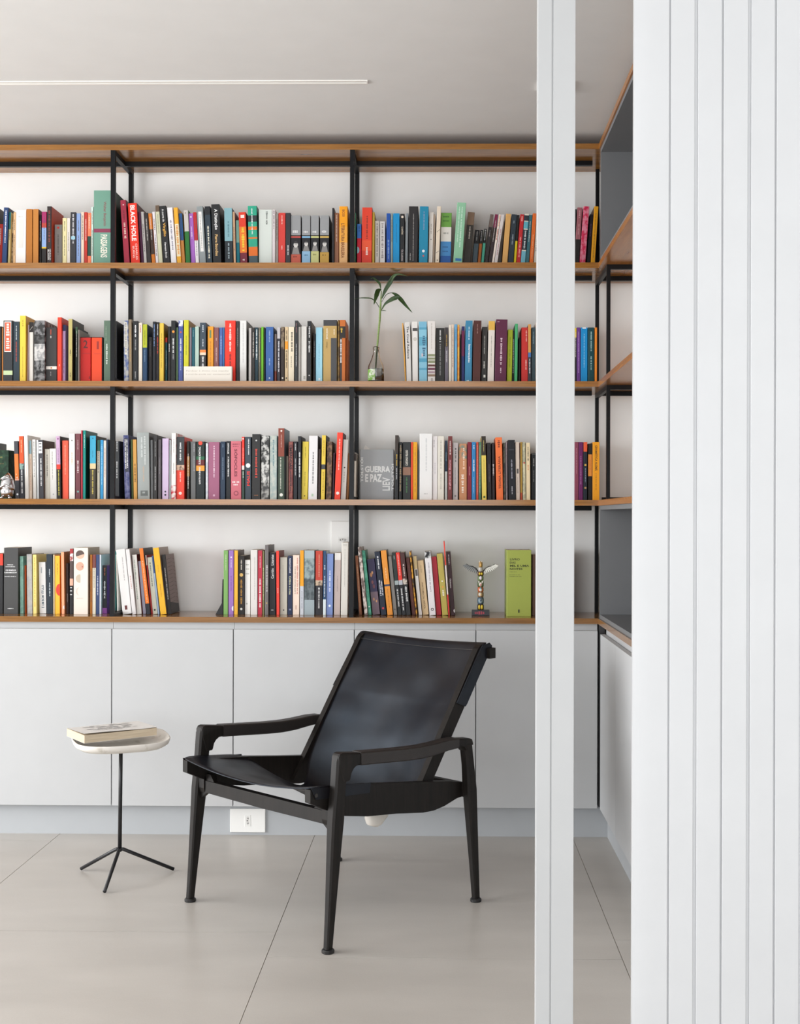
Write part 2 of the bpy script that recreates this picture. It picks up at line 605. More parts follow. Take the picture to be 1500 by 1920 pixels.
a, c = unpix(432, 1515.5, Y=YK), unpix(498, 1560, Y=YK)
socket('wall_socket', (a.x + c.x) / 2, (a.z + c.z) / 2, YK, c.x - a.x, a.z - c.z, False, 'white wall socket on the plinth behind the armchair leg')
a, c = unpix(621, 977, Y=YW), unpix(665, 1050, Y=YW)
e = socket('wall_socket', (a.x + c.x) / 2, (a.z + c.z) / 2, YW, c.x - a.x, a.z - c.z, True, 'white wall socket on the back wall above the white book, lowest shelf')
for ch in e.children:
    if ch.name.split('.')[0] != 'plate':
        ch.location.z += 0.004

# ---------------------------------------------------------------- books
# one line per book: x0 x1 top lean | spine colours (a@y,b@y,c / cover) | print on the spine | colour word | extra words | options
# x0 x1: spine edges at the bottom, top: height of the top edge, lean: sideways offset of the top (measured in the photo)
ROWS = {}
ROWS['top'] = '''
-21 -9 384 0|3a2a20|-|dark brown|
-8 3 420 3|c93a30|a|red|short
3 12.5 389 4|2c4470/1c2c48|d,e8e8f0,395,455,.28,*|navy|
13.5 19 398 3|2a8a8c@430,efdc9c|a|teal and cream|slim
19.5 23 416 2|5f4a3a~d8c8a8|-|brown mottled|thin
24 28.5 398 1|e2b98a|a|tan|slim
29 48 394 1|f3f1ee|h,c9c4bd,405,408,.5,*;B,e2dfda,412,465,.25,.75|white|thick
49 60.5 392 0|b87430/9a5c24|-|caramel brown|
61.5 72.5 392 0|c2803c/6a3a1c|-|light caramel|
73 77.5 403 0|2a2624|a|black|thin
78 87 397 0|a8326a@418,c44a40@427,90b0e0@463,e0c040@466,2a2828|a|magenta blue|
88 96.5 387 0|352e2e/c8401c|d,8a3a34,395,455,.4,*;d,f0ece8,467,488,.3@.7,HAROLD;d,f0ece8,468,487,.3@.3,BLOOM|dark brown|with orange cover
102 116 421 0|93918e|O,e0342c,427,.16;d,5f5d5a,440,480,.2,*|grey|short
117 125 409 0|efe4ae|a|cream|
125.5 131.5 409 0|eae2d8|a|off-white|slim
132 142 398 0|3c3c40|d,e4e4e8,402,458,.3,*;B,9cc8d8,443,449,.1,.9|charcoal|
143 151 400 0|8ea8d8|a|light blue|
152 157.5 398 0|ecd2be|a|pale pink|slim
158 163.5 398 0|c63e34|a|red|slim
164 170.5 399 0|f4805e@443,2a4a42@480,f4805e|d,f8d8c8,404,430,.3,*|salmon|slim
171 175 388 0|d2ebdf|a|mint white|thin
175.5 214 357 0|74a18f@429,8d4058@436,74a18f/2a4438|d,8a5a5a,378,424,.17@.53,Walter Benjamin;d,efeadc,440,483,.33@.5,PASSAGENS|green|titled Passagens|cw
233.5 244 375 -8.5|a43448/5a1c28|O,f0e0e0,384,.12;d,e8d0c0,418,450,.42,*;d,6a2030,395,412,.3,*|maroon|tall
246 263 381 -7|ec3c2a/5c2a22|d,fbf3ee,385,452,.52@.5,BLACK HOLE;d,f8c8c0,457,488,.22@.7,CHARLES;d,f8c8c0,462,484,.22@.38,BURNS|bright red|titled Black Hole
265.5 270 397 -7|5a2a4c|-|purple|thin
270.5 276 397 -7|d2cdcb|a|light grey|slim
277 284.5 399 -8|3c3636|a|dark grey|
285.5 292 400 -8|dc8030@430,453630@477,dc8030|a|orange brown|
293 298 397 -8|ece6ee|a|white|slim
298.5 306 385 -8|6e5c4c@397,d6d6b8|d,9a9a80,402,440,.25,*|cream|with brown top
307.5 320 386 -10|2b2b2d|d,e8e8e8,392,416,.32,A morte de;d,e8b048,418,444,.5,Virgílio;d,e8e8e8,455,484,.3,Hermann Broch|black|with gold title
321.5 332 389 -9|f2f0f2|d,7a7488,413,470,.3,*|white|
333 341 389 -8|f2b236@420,efe2c0@481,f2b236|d,e09030,423,478,.55,*|yellow|
341.5 348 400 -7|2f64a4@451,dd9850|a|blue and orange|
349 357.5 394 -5|ccc7c2@434,2f7437|h,7a5a50,398,401,.5,*|green and grey|
358.5 367 400 -6|ab6cc6|O,f0e0f8,407,.2;d,e8d0f0,425,448,.3,*|purple|
367.5 374 398 -6|c62a30@451,ece8ea|a|red and white|slim
375 387 387 -7|929a9c|B,f0efec,397,472,.22,.75;d,8a8a88,402,466,.16@.48,*|grey|with white label
388 398.5 387 -5|26282c@403,33404a|d,f0ecd8,424,485,.3,*|slate blue|
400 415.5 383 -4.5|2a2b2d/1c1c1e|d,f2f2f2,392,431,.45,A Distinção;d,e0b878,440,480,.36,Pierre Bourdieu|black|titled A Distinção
422 437 390 -2|88b4be@452,2b3238|d,4a7884,415,445,.2,*;d,b0c4cc,456,488,.22,*|pale blue|with black foot
438 442.5 397 -3|f2c6a0/7c303c|a|peach|thin
443.5 450 413 -2|96ccbc@455,1f8c9c|-|aqua|short
451 464.5 398 -4|e2422e@425,ee7c32@474,7a2c3c|B,f4e8e0,403,409,.25,.8;d,f2d838,427,473,.42,*;h,f0e0e0,486,489,.3,*|red and orange|
467 484 386 -3|33a688@404,33383c@416,33a688@425,e4742e@431,33a688@445,e4742e@448,33a688@463,e4742e@480,4a5a60/1c5a4c|d,e8f4f0,391,440,.16@.45,*|green and orange|
485 510 393 0|d9e1db|d,5a605c,397,425,.14@.6,*|pale grey green|thick
510.5 516 393 0|dfd6d8|d,5a5254,395,430,.4,*|pinkish white|slim
516.5 521.5 400 0|ada8a2|a|warm grey|slim
522 535 399 0|d8453e|d,f4c8c0,404,422,.18,*;d,f4c8c0,461,470,.18,*|red|
535.5 544.5 399 0|37383c/1a1a1c|d,e8e8e8,460,480,.3,*|charcoal|
545 564 404 0|9c9ea0@441,3a3630@443,c4504a@446,26262a@477,c6604c/141416|P,447,477;h,e8e8e8,432,437,.6,*;h,8a3428,480,483,.5,*|grey, red-footed|portrait
566 582 404 0|9c9ea0@441,3a3630@443,88bce0@446,26262a@471,92bcdc/141416|P,448,471;h,e8e8e8,433,437,.6,*;h,4a7898,477,480,.5,*|grey, blue-footed|portrait
583 598 404 0|9c9ea0@441,3a3630@443,d8d890@446,26262a@471,cacb8a/141416|P,447,471;h,e8e8e8,433,437,.6,*;h,8a8a50,476,479,.5,*|grey, lime-footed|portrait
600 617 404 0|9c9ea0@441,3a3630@443,dcb860@446,26262a@473,c49c4a/0e0e10|P,447,473;h,e8e8e8,432,437,.6,*;h,7a5a1c,477,480,.5,*|grey, ochre-footed|portrait
622.5 626.5 390 0|2b2b2f|-|black|thin
627 635 399 0|9c6c52|d,e8d8c8,403,455,.25,*|brown|
636 651.5 387 0|faa622@425,f4ae48@455,e6b47c/c8801c|d,a05a20,393,406,.3,BOSI;d,8a5020,419,484,.42@.42,LITERATURA BRASILEIRA|amber yellow|
661.5 667 399 0|2b6e52|a|dark green|slim|^
667.5 677.5 420 0|4082d4@447,dc263e|d,1c4a8a,424,436,.3,*;H,98d4e2,469,.62|blue and red|short
678 697 389 1|e4452f@451,ea5a38@470,d8402e/b03022|d,5a1c18,405,448,.13@.5,*;d,f8e8e0,464,479,.2,*|red|tall thick
697.5 702 398 0|dcbc4c/b89428|-|mustard|thin
703 711 414 0|ebe5de|d,8a8480,419,482,.35,*|white|short
712 722 415 0|e8e4e0|d,9a9490,419,486,.4,*|white|short
724.5 732 400 0|2355ac|d,90b4e0,450,487,.35,*|royal blue|
732.5 736.5 400 0|93a09c|a|grey green|thin
737 749 400 0|1c98d6|d,106a9c,420,455,.12,*|sky blue|
750 758.5 401 0|2a2a2c|O,e8d8c8,407,.28;d,e0d0b8,425,440,.38,CAMÕES;d,e0d0d0,468,490,.36,Os Lusíadas|black|titled Camões
759.5 764.5 400 1|8e9498/2a2a2c|-|blue grey|slim
765.5 783 387 1|2e2c2d|d,a8a4a0,401,490,.1@.5,*;d,a8a4a0,475,488,.1@.2,*|charcoal|thick tall
785 801.5 387 2|248cb0/1c2c40|d,8a9cc0,397,432,.16,*;O,eef4f8,471,.16;O,e06060,480,.1|cerulean blue|thick tall
803 811 398 2|e8e3dc|d,b0a8a0,420,440,.3,*;O,2a2a2a,449,.12|white|
811.5 814.5 402 1|b8a898|-|beige|thin
815.5 823 387 4|eedec9|L,2a2422,430,436;L,2a2422,470,475;O,3a3030,488,.14|cream|with black strokes
825 845 399 2|6ea448@426,e5e1d9@453,4a8cc6@480,2a5ea6/1c4a20|h,3a6a28,405,408,.6,*;h,3a6a28,413,416,.6,*;h,8a8a80,436,439,.5,*;h,2a5c90,462,465,.6,*;h,2a5c90,470,473,.6,*|green, white and blue|
849 866 380 8|93c8a5/4a6a58|d,d4ecdc,388,455,.13@.3,*;d,d4ecdc,388,465,.16@.6,*;B,2a72b4,485,490,.2,.9|mint green|thick tall
868 881 398 9|7e6652@422,38342f/241f1c|d,c8c0b4,425,449,.2,*|dark brown|
884.5 893.5 431 6|1e1e20@457,52636c|d,a8a8a8,434,452,.25,*|slate, black-topped|short
894.5 900 431 6|1e1e20@457,bc6a2e|d,c8c8c8,433,453,.3,*|orange, black-topped|short
901 906 429 7|1e1e20@456,54b296|d,d8d8d8,431,452,.35,*|turquoise, black-topped|short
907 913.5 402 12|6e5e58@426,302c2c|d,8a8080,432,445,.3,*|dark brown|
914 920 402 14|7c264a@427,362c2e|a|plum and black|
920.5 924.5 402 15|f0e4d8|d,e08040,404,425,.5,*;d,c04030,430,450,.5,*|white|slim
925 931 402 15|ddd6d4|d,b88080,430,480,.35,*|light grey|
940.5 950.5 401 8|dcaa66/a87838|-|tan|
951.5 961.5 402 8|303b44|d,98a4ac,414,420,.3,*;d,98a4ac,440,460,.3,*|slate|
962.5 967 403 7|222222@452,dcc424|-|black and yellow|slim
967.5 975 402 8|c22c30|d,f0b0a8,406,416,.5,*;d,f0b0a8,445,484,.4,*|red|
975.5 984 401 8|30363f@416,62b0c0@429,30363f@469,74b6c8|B,dcd8c8,401,404,0,1;B,dcd8c8,414,416,0,1;B,dcd8c8,429,431,0,1;d,d8e0e0,433,467,.4,*;B,dcd8c8,469,471,0,1|teal banded|
984.5 991 403 7|3b6e78|a|teal|
992 999 400 7|e46e2c|d,f4b080,440,485,.3,*|orange|
1000 1005.5 402 6|d6cebe|a|cream|slim
1006.5 1011 404 5|4c5c66|a|slate|slim
1012 1022 402 5|7a3a3a|-|brick red|unseen
1023 1035 398 5|d8d4cc|-|white|unseen
1036 1049 400 5|2e3c5a|-|navy|unseen
1050 1062 396 5|c8b078|-|straw|unseen
1063 1075 392 6|3a3a3c|-|black|unseen
1076.5 1085.5 389 6|a4646c@449,2a2626|d,d8b0b0,395,410,.3,*;d,c89898,420,440,.3,*|mauve|
1086 1097 387 8|d42c54~e88aa0|-|pink mottled|
1099 1105.5 402 7|2a2830|d,7a5080,420,445,.25,*|black|slim
1107 1115 387 7|e8a322/8a5a10|d,8a6420,400,485,.22,*|golden yellow|
'''
ROWS['second'] = '''
-8 3 612 0|2a2422|-|black|
3.5 5.5 614 0|d88a48|-|orange|thin
6 23.5 601 0|36393d@695,c8dcae@703,36393d/26262a|B,f4f0ea,603,660,.1,.86;B,fa5c3c,604.5,658.5,.15,.81;d,fde8d8,607,656,.36@.48,*|black|with red label
24.5 36.5 603 0|2d3c46|d,e0e8e8,611,638,.14,*;d,b84a34,641,680,.2,*|dark slate|
37 49 592 0|ebcc4c/dca828|d,a08020,600,613,.16,*;d,a08020,650,708,.1,*|yellow|
50 53.5 609 1|c8b4bc|-|pale mauve|thin
54.5 62 604 0|2e2a2a@623,ebe7df|L,d8d4cc,612,620|white|with black top
64 84.5 601 0|8a8a8c~3a3a3a@628,5c5c5c~2c2c2c@645,d4d2cf~9a9a9a@676,8c8c8c~2e2e2e|-|black and white photo|
85.5 106.5 614 0|3d3d3d@687,efece4@692.5,3d3d3d|d,e05a38,618,629,.12@.45,*;d,e8e4e0,630,636,.12@.45,*;O,c87838,690,.08;d,b0b0b0,697,706,.08@.45,*|charcoal grey|
107.5 116 595 0|f4442e|d,f8d8d0,683,688,.2,*|vermilion|tall
116.5 122.5 609 0|344068@621,cbacda|d,6a4a80,655,700,.3,*|lilac|slim
128 135.5 598 0|bdb070/3a3228|d,5a5030,656,668,.35,*;d,5a5030,699,708,.3,*|olive beige|
141 145.5 613 0|4a6a50@626,26302a|a|dark green|thin
146 148.5 618 0|aca49c|-|grey|thin
150.5 170 633 0|d22a24|h,5a1c1c,638,653,.42@.5,2;B,a82020,662.5,663.3,.2,.95;h,2a1414,706,710,.14@.9,S|deep red|volume numbered 2
171.5 191 633 0|f6522e|h,a02a20,640,655,.2@.6,1;B,c83c24,663,663.8,.2,.95|orange red|volume numbered 1
194.5 208 601 0|5f7564/2a3a30|d,8aa08c,612,640,.14@.3,*;d,e0e8e0,645,684,.22@.42,*|grey green|partly behind the post
211.5 219 602 0|29292b/0e0e10|d,8a5048,612,640,.3,*;d,f0f0f0,638,657,.35,*|black||^
232.5 241.5 601 -1|5c6c9c~b8b8b4|B,dcd8ce,604,665,.15,.75;d,5a5a60,606,662,.26@.45,*|blue and white|
242 247.5 599 -1|8e7e68|d,c8a060,618,680,.3,*|khaki|slim
249 258.5 602 0|2c2e30|d,f0f0f0,610,634,.3,*;d,a0a0a0,637,658,.25,*;d,c0c0c0,697,710,.2,*|black|
259.5 266.5 605 0|ebe2d4|d,c84030,610,624,.3,*|cream|
267 276.5 608 0|bcc434@652,2c4a6c|d,7a8418,620,648,.2,*;d,88a8c0,656,680,.16,*|lime and navy|
277.5 285 632 0|3b3737|d,7a7472,640,670,.2,*|dark grey|short
286 292 603 0|23262c|d,7ca0d8,608,650,.3,*|black|blue lettering
292.5 298 604 0|2a2628|d,e0e0e0,608,630,.35,*;d,c83a30,632,665,.4,*|black|red lettering
298.5 308 606 0|efcc50/b88c1c|d,a88420,625,690,.2,*|yellow|
308.5 313.5 633 0|e44434@642,22626e|a|teal, red-topped|short
314.5 320 612 0|2a2828|d,e8e8e8,645,660,.3,*|black|slim
320.5 329 601 0|27292b|O,f09a38,622,.3;d,f0f0f0,635,662,.35,*;d,a8a8a8,664,675,.3,*|black|orange emblem
330 333.5 614 0|7fa074|-|sage|thin
334.5 343 600 0|e4e8f4~4c5c9c@612,4b5a9c|O,d05a40,623,.2;d,f0f0f4,635,660,.35,*;d,c0c8e0,662,695,.2,*|indigo|white top
344.5 354 600 0|d4d034/a87c18|d,98982c,630,668,.25,*|lime yellow|
354.5 359 614 0|aca4b2|-|lilac grey|thin
359.5 365 614 0|2a6a7a|d,a0d0d8,620,632,.25,*|teal|slim
365.5 373 612 0|bcd4c8|-|pale mint|slim
374.5 386 605 0|404d59@656,f08a48@661,f4d8c0@666,3a3c3e|d,d0d8e0,610,624,.25,*;d,d0d8e0,636,652,.2,*;d,f0f0f0,669,690,.35,*|slate|orange band
389 400 612 0|f2a434|B,6a8a60,619,634,.3,.65;d,c87820,640,690,.2,*|orange|
401 410 614 0|8d5c5a|d,e0c8c0,634,640,.2,*;d,e0c8c0,652,680,.2,*|mauve brown|
411 417.5 614 0|4b6aac|d,c8d8f0,630,665,.25,*|blue|
418 421 614 0|3c7ab4|-|steel blue|thin
421.5 441.5 601 0|f23c2c|d,fbeae4,607,661,.2@.5,*;d,5a1c1c,664,688,.18@.5,*|bright red|thick
442.5 448.5 602 0|3b3939|d,8a8484,615,650,.3,*|dark grey|
449.5 462 601 0|e8e8e6/5a5654|d,b8b8b8,606,682,.14,*|white|tall
466 471 615 0|e6e2e0|-|white|thin
472 477.5 614 0|3b3735|a|dark brown|slim
478 484 614 0|27424e|d,e8f0f0,618,675,.45,*|petrol blue|
484.5 488.5 614 0|736e60|d,c8c0a8,620,680,.3,*|khaki grey|thin
489.5 494 613 0|70bc30|-|apple green|thin
494.5 497 614 0|222222|-|black|thin
498 512.5 613 0|3d66a8/2a4470|d,a8c0e0,620,642,.16,*;d,a8c0e0,672,686,.14,*;O,d8e0f0,709,.1|blue|
514.5 518.5 626 0|9e908c@696,9a4a3a|-|taupe|short
519.5 525.5 614 0|c8c4c8@635,3d3b45|d,e8e8f0,640,698,.45,*|dark violet|
526.5 533 613 0|4c3c36~8a7a64@655,3a302c|O,e8e0d0,709,.25|brown mottled|
534 540 613 0|dac29c@640,f0a030@655,dac29c|d,6a5a40,620,638,.5,*;d,6a5a40,657,692,.5,*;O,2a2a2a,709,.25|sand|orange band
540.5 551.5 613 0|f1e5cb|d,4a4438,623,660,.3@.6,*;d,4a4438,668,690,.14,*|cream|
552.5 558.5 601 0|383a3c/26282a|d,8a6060,606,625,.4,*;d,c0c0c0,645,688,.3,*|charcoal|
559 563.5 613 0|dfdbd3|-|off-white|slim
564.5 575 612 0|eae8e2|d,c4c0b8,618,640,.12,*;B,b8b4ac,705,711,.4,.8|white|
576 583.5 602 0|2b2b2c/4a3a28|d,f0f0f0,612,634,.35,*;d,f0f0f0,640,662,.4,*;O,d8d8d8,704,.18|black|bold white title
587 591 625 0|2e2a2a|d,b0b0b0,640,670,.3,*|black|thin
592 604.5 614 0|a2d8ee|d,7ab4cc,645,690,.14@.5,*;B,e4f2f8,709,713,.4,.7|light blue|
606 631.5 600 0|46474a@611,c2a264|B,46474a,634,716,.55,1;u,f8f0e0,616,636,.17@.27,James Joyce;u,7a6430,641,653,.12@.25,Ulisses;d,e8dcc0,617,630,.1@.8,*|tan and black|thick
633 636.5 600 0|4c3c22~8a6a30|-|dark gold|thin
637 647.5 600 0|cc7030@612,2e2a28@634,cc7030|B,2e2a28,634,716,0,.4;d,e8c040,615,628,.35@.3,*;d,f0f0f0,636,682,.3@.2,*|orange and black|
648.5 652 634 0|b8642c|-|rust|thin
759.5 762 606 -6|e8aa4c|-|mustard|thin
762.5 772 604 -3.5|e0dedb/3a3a3c|d,2a2a2a,612,673,.42@.5,The Cruel Radiance|light grey|titled The Cruel Radiance
773.5 784 603 -1|ece9e5|B,4c4846,615,621,.05,.95;O,d0ccc4,636,.35|white|dark box near top
786 801 603 -1|7ebcd8@614,5aa4c4@618,8cc8de@632,64acc8@648,88c0d8@672,54a0c0@679,88c4dc@690,5ca4c4@694,88c4dc/3a4a50|d,3a6a88,630,672,.4@.62,*;B,dcc8d0,663,669,.3,.5|aqua blue|
802 816 602 0|e6e2de|d,b0a8a0,606,655,.12,*;B,8c9270,664,668.5,0,1;B,8c9270,670.5,674.5,0,1;B,8c9270,676,681,0,1;B,5c322a,683.5,687.5,0,1;B,6c344a,689.5,694,0,1;B,aa929a,696,700,0,1;B,8c725a,702,706,0,1;B,b8b4b0,709,716,.4,.7|white|with coloured stripes
817 833.5 615 0|2a2a28|d,e8e8e8,619,642,.2@.5,*;d,a8a8a8,645,705,.14@.5,*|black|
834 840.5 614 0|3f3a3c@650,6c6672|d,c8a040,628,650,.3,*;d,e0e0e0,658,680,.3,*|grey brown|
841.5 846 609 0|e5dfd2|-|cream|thin
846.5 851 608 0|e0cebc|d,8a6a5a,615,690,.4,*|pinkish cream|thin
852 857 608 0|6eaad4|d,3a6a9c,618,640,.3,*|pale blue|slim
857.5 861.5 609 0|ecb64e~e08a38|-|amber patterned|thin
863 865 627 0|2a2a2e|-|black|thin
865.5 871 612 0|242c64@620,6a2048@668,242c64|-|navy and plum|
871.5 884.5 601 1.5|3c86ac|d,d8ecf4,613,638,.2@.5,*;d,f4fafc,646,680,.36@.55,Intervenções;h,e8f0f4,713,715,.5,*|blue|titled Intervenções
886 900.5 601 2|532c26|d,a88078,608,626,.12@.5,*|dark brown|tall
902 912 613 2|3b3937|d,d8d8d0,630,664,.16,*;d,e8e8e0,678,692,.25,*;B,e8e8e0,703,708,.4,.8|dark grey|
914 926 602 2|e4b654@619,e8e0d8|d,9a948a,630,690,.14,*|white|with yellow top
927.5 949 599 2.5|5e2643|B,c8a8b8,603,604,.1,.3;d,e0c8d4,634,685,.17@.5,*;d,e0c8d4,690,700,.12,*|burgundy|thick tall
950 959.5 618 2|c5d234|d,8a9420,632,690,.2,*|lime|
960 963.5 620 1|28282a|d,e0e0e0,636,700,.4,*|black|thin
964.5 970 607 1|4cae74|-|emerald green|slim
971.5 975.5 632 1|1e1e1e|-|black|short
977.5 990 614 0|ca3430|d,f0b8b0,620,642,.2@.75,*;d,f4d0c8,675,694,.2@.7,*|red|
990.5 996 608 -1|dc9e54@661,4a7aba@670,3b3e46|d,e8e8e8,673,702,.4,*|tan and blue|
996.5 1003.5 614 0|3b4e56|d,8aa8b4,622,645,.25,*|dark teal|
1004.5 1012 604 0|e6ded6~d8c4b4|-|white floral|
1013 1024 610 0|8a6a4a|-|brown|unseen
1025 1039 606 0|44506a|-|blue grey|unseen
1040 1052 612 0|c8c4b8|-|stone|unseen
1053 1066 608 0|6a2a2a|-|oxblood|unseen
1067 1077 614 0|2a3a2e|-|bottle green|unseen
1077.5 1081 615 0|e8cc3c@633,2e2a30|a|yellow-topped|thin
1081.5 1088 614 0|714190|d,c8a8e0,622,700,.25,*|purple|
1089 1101.5 614 0|1b93d6|B,f0f6fa,614,616.5,.2,.8;d,88ccf0,626,690,.16,*|vivid blue|
1102.5 1114 614 0|14464c|B,8ab0b0,621,715,.12,.17;d,b0d4d4,622,660,.25@.5,*;d,b0d4d4,668,695,.2@.5,*|dark teal|
1115 1119.5 614 0|f28e2c|-|orange|slim
'''
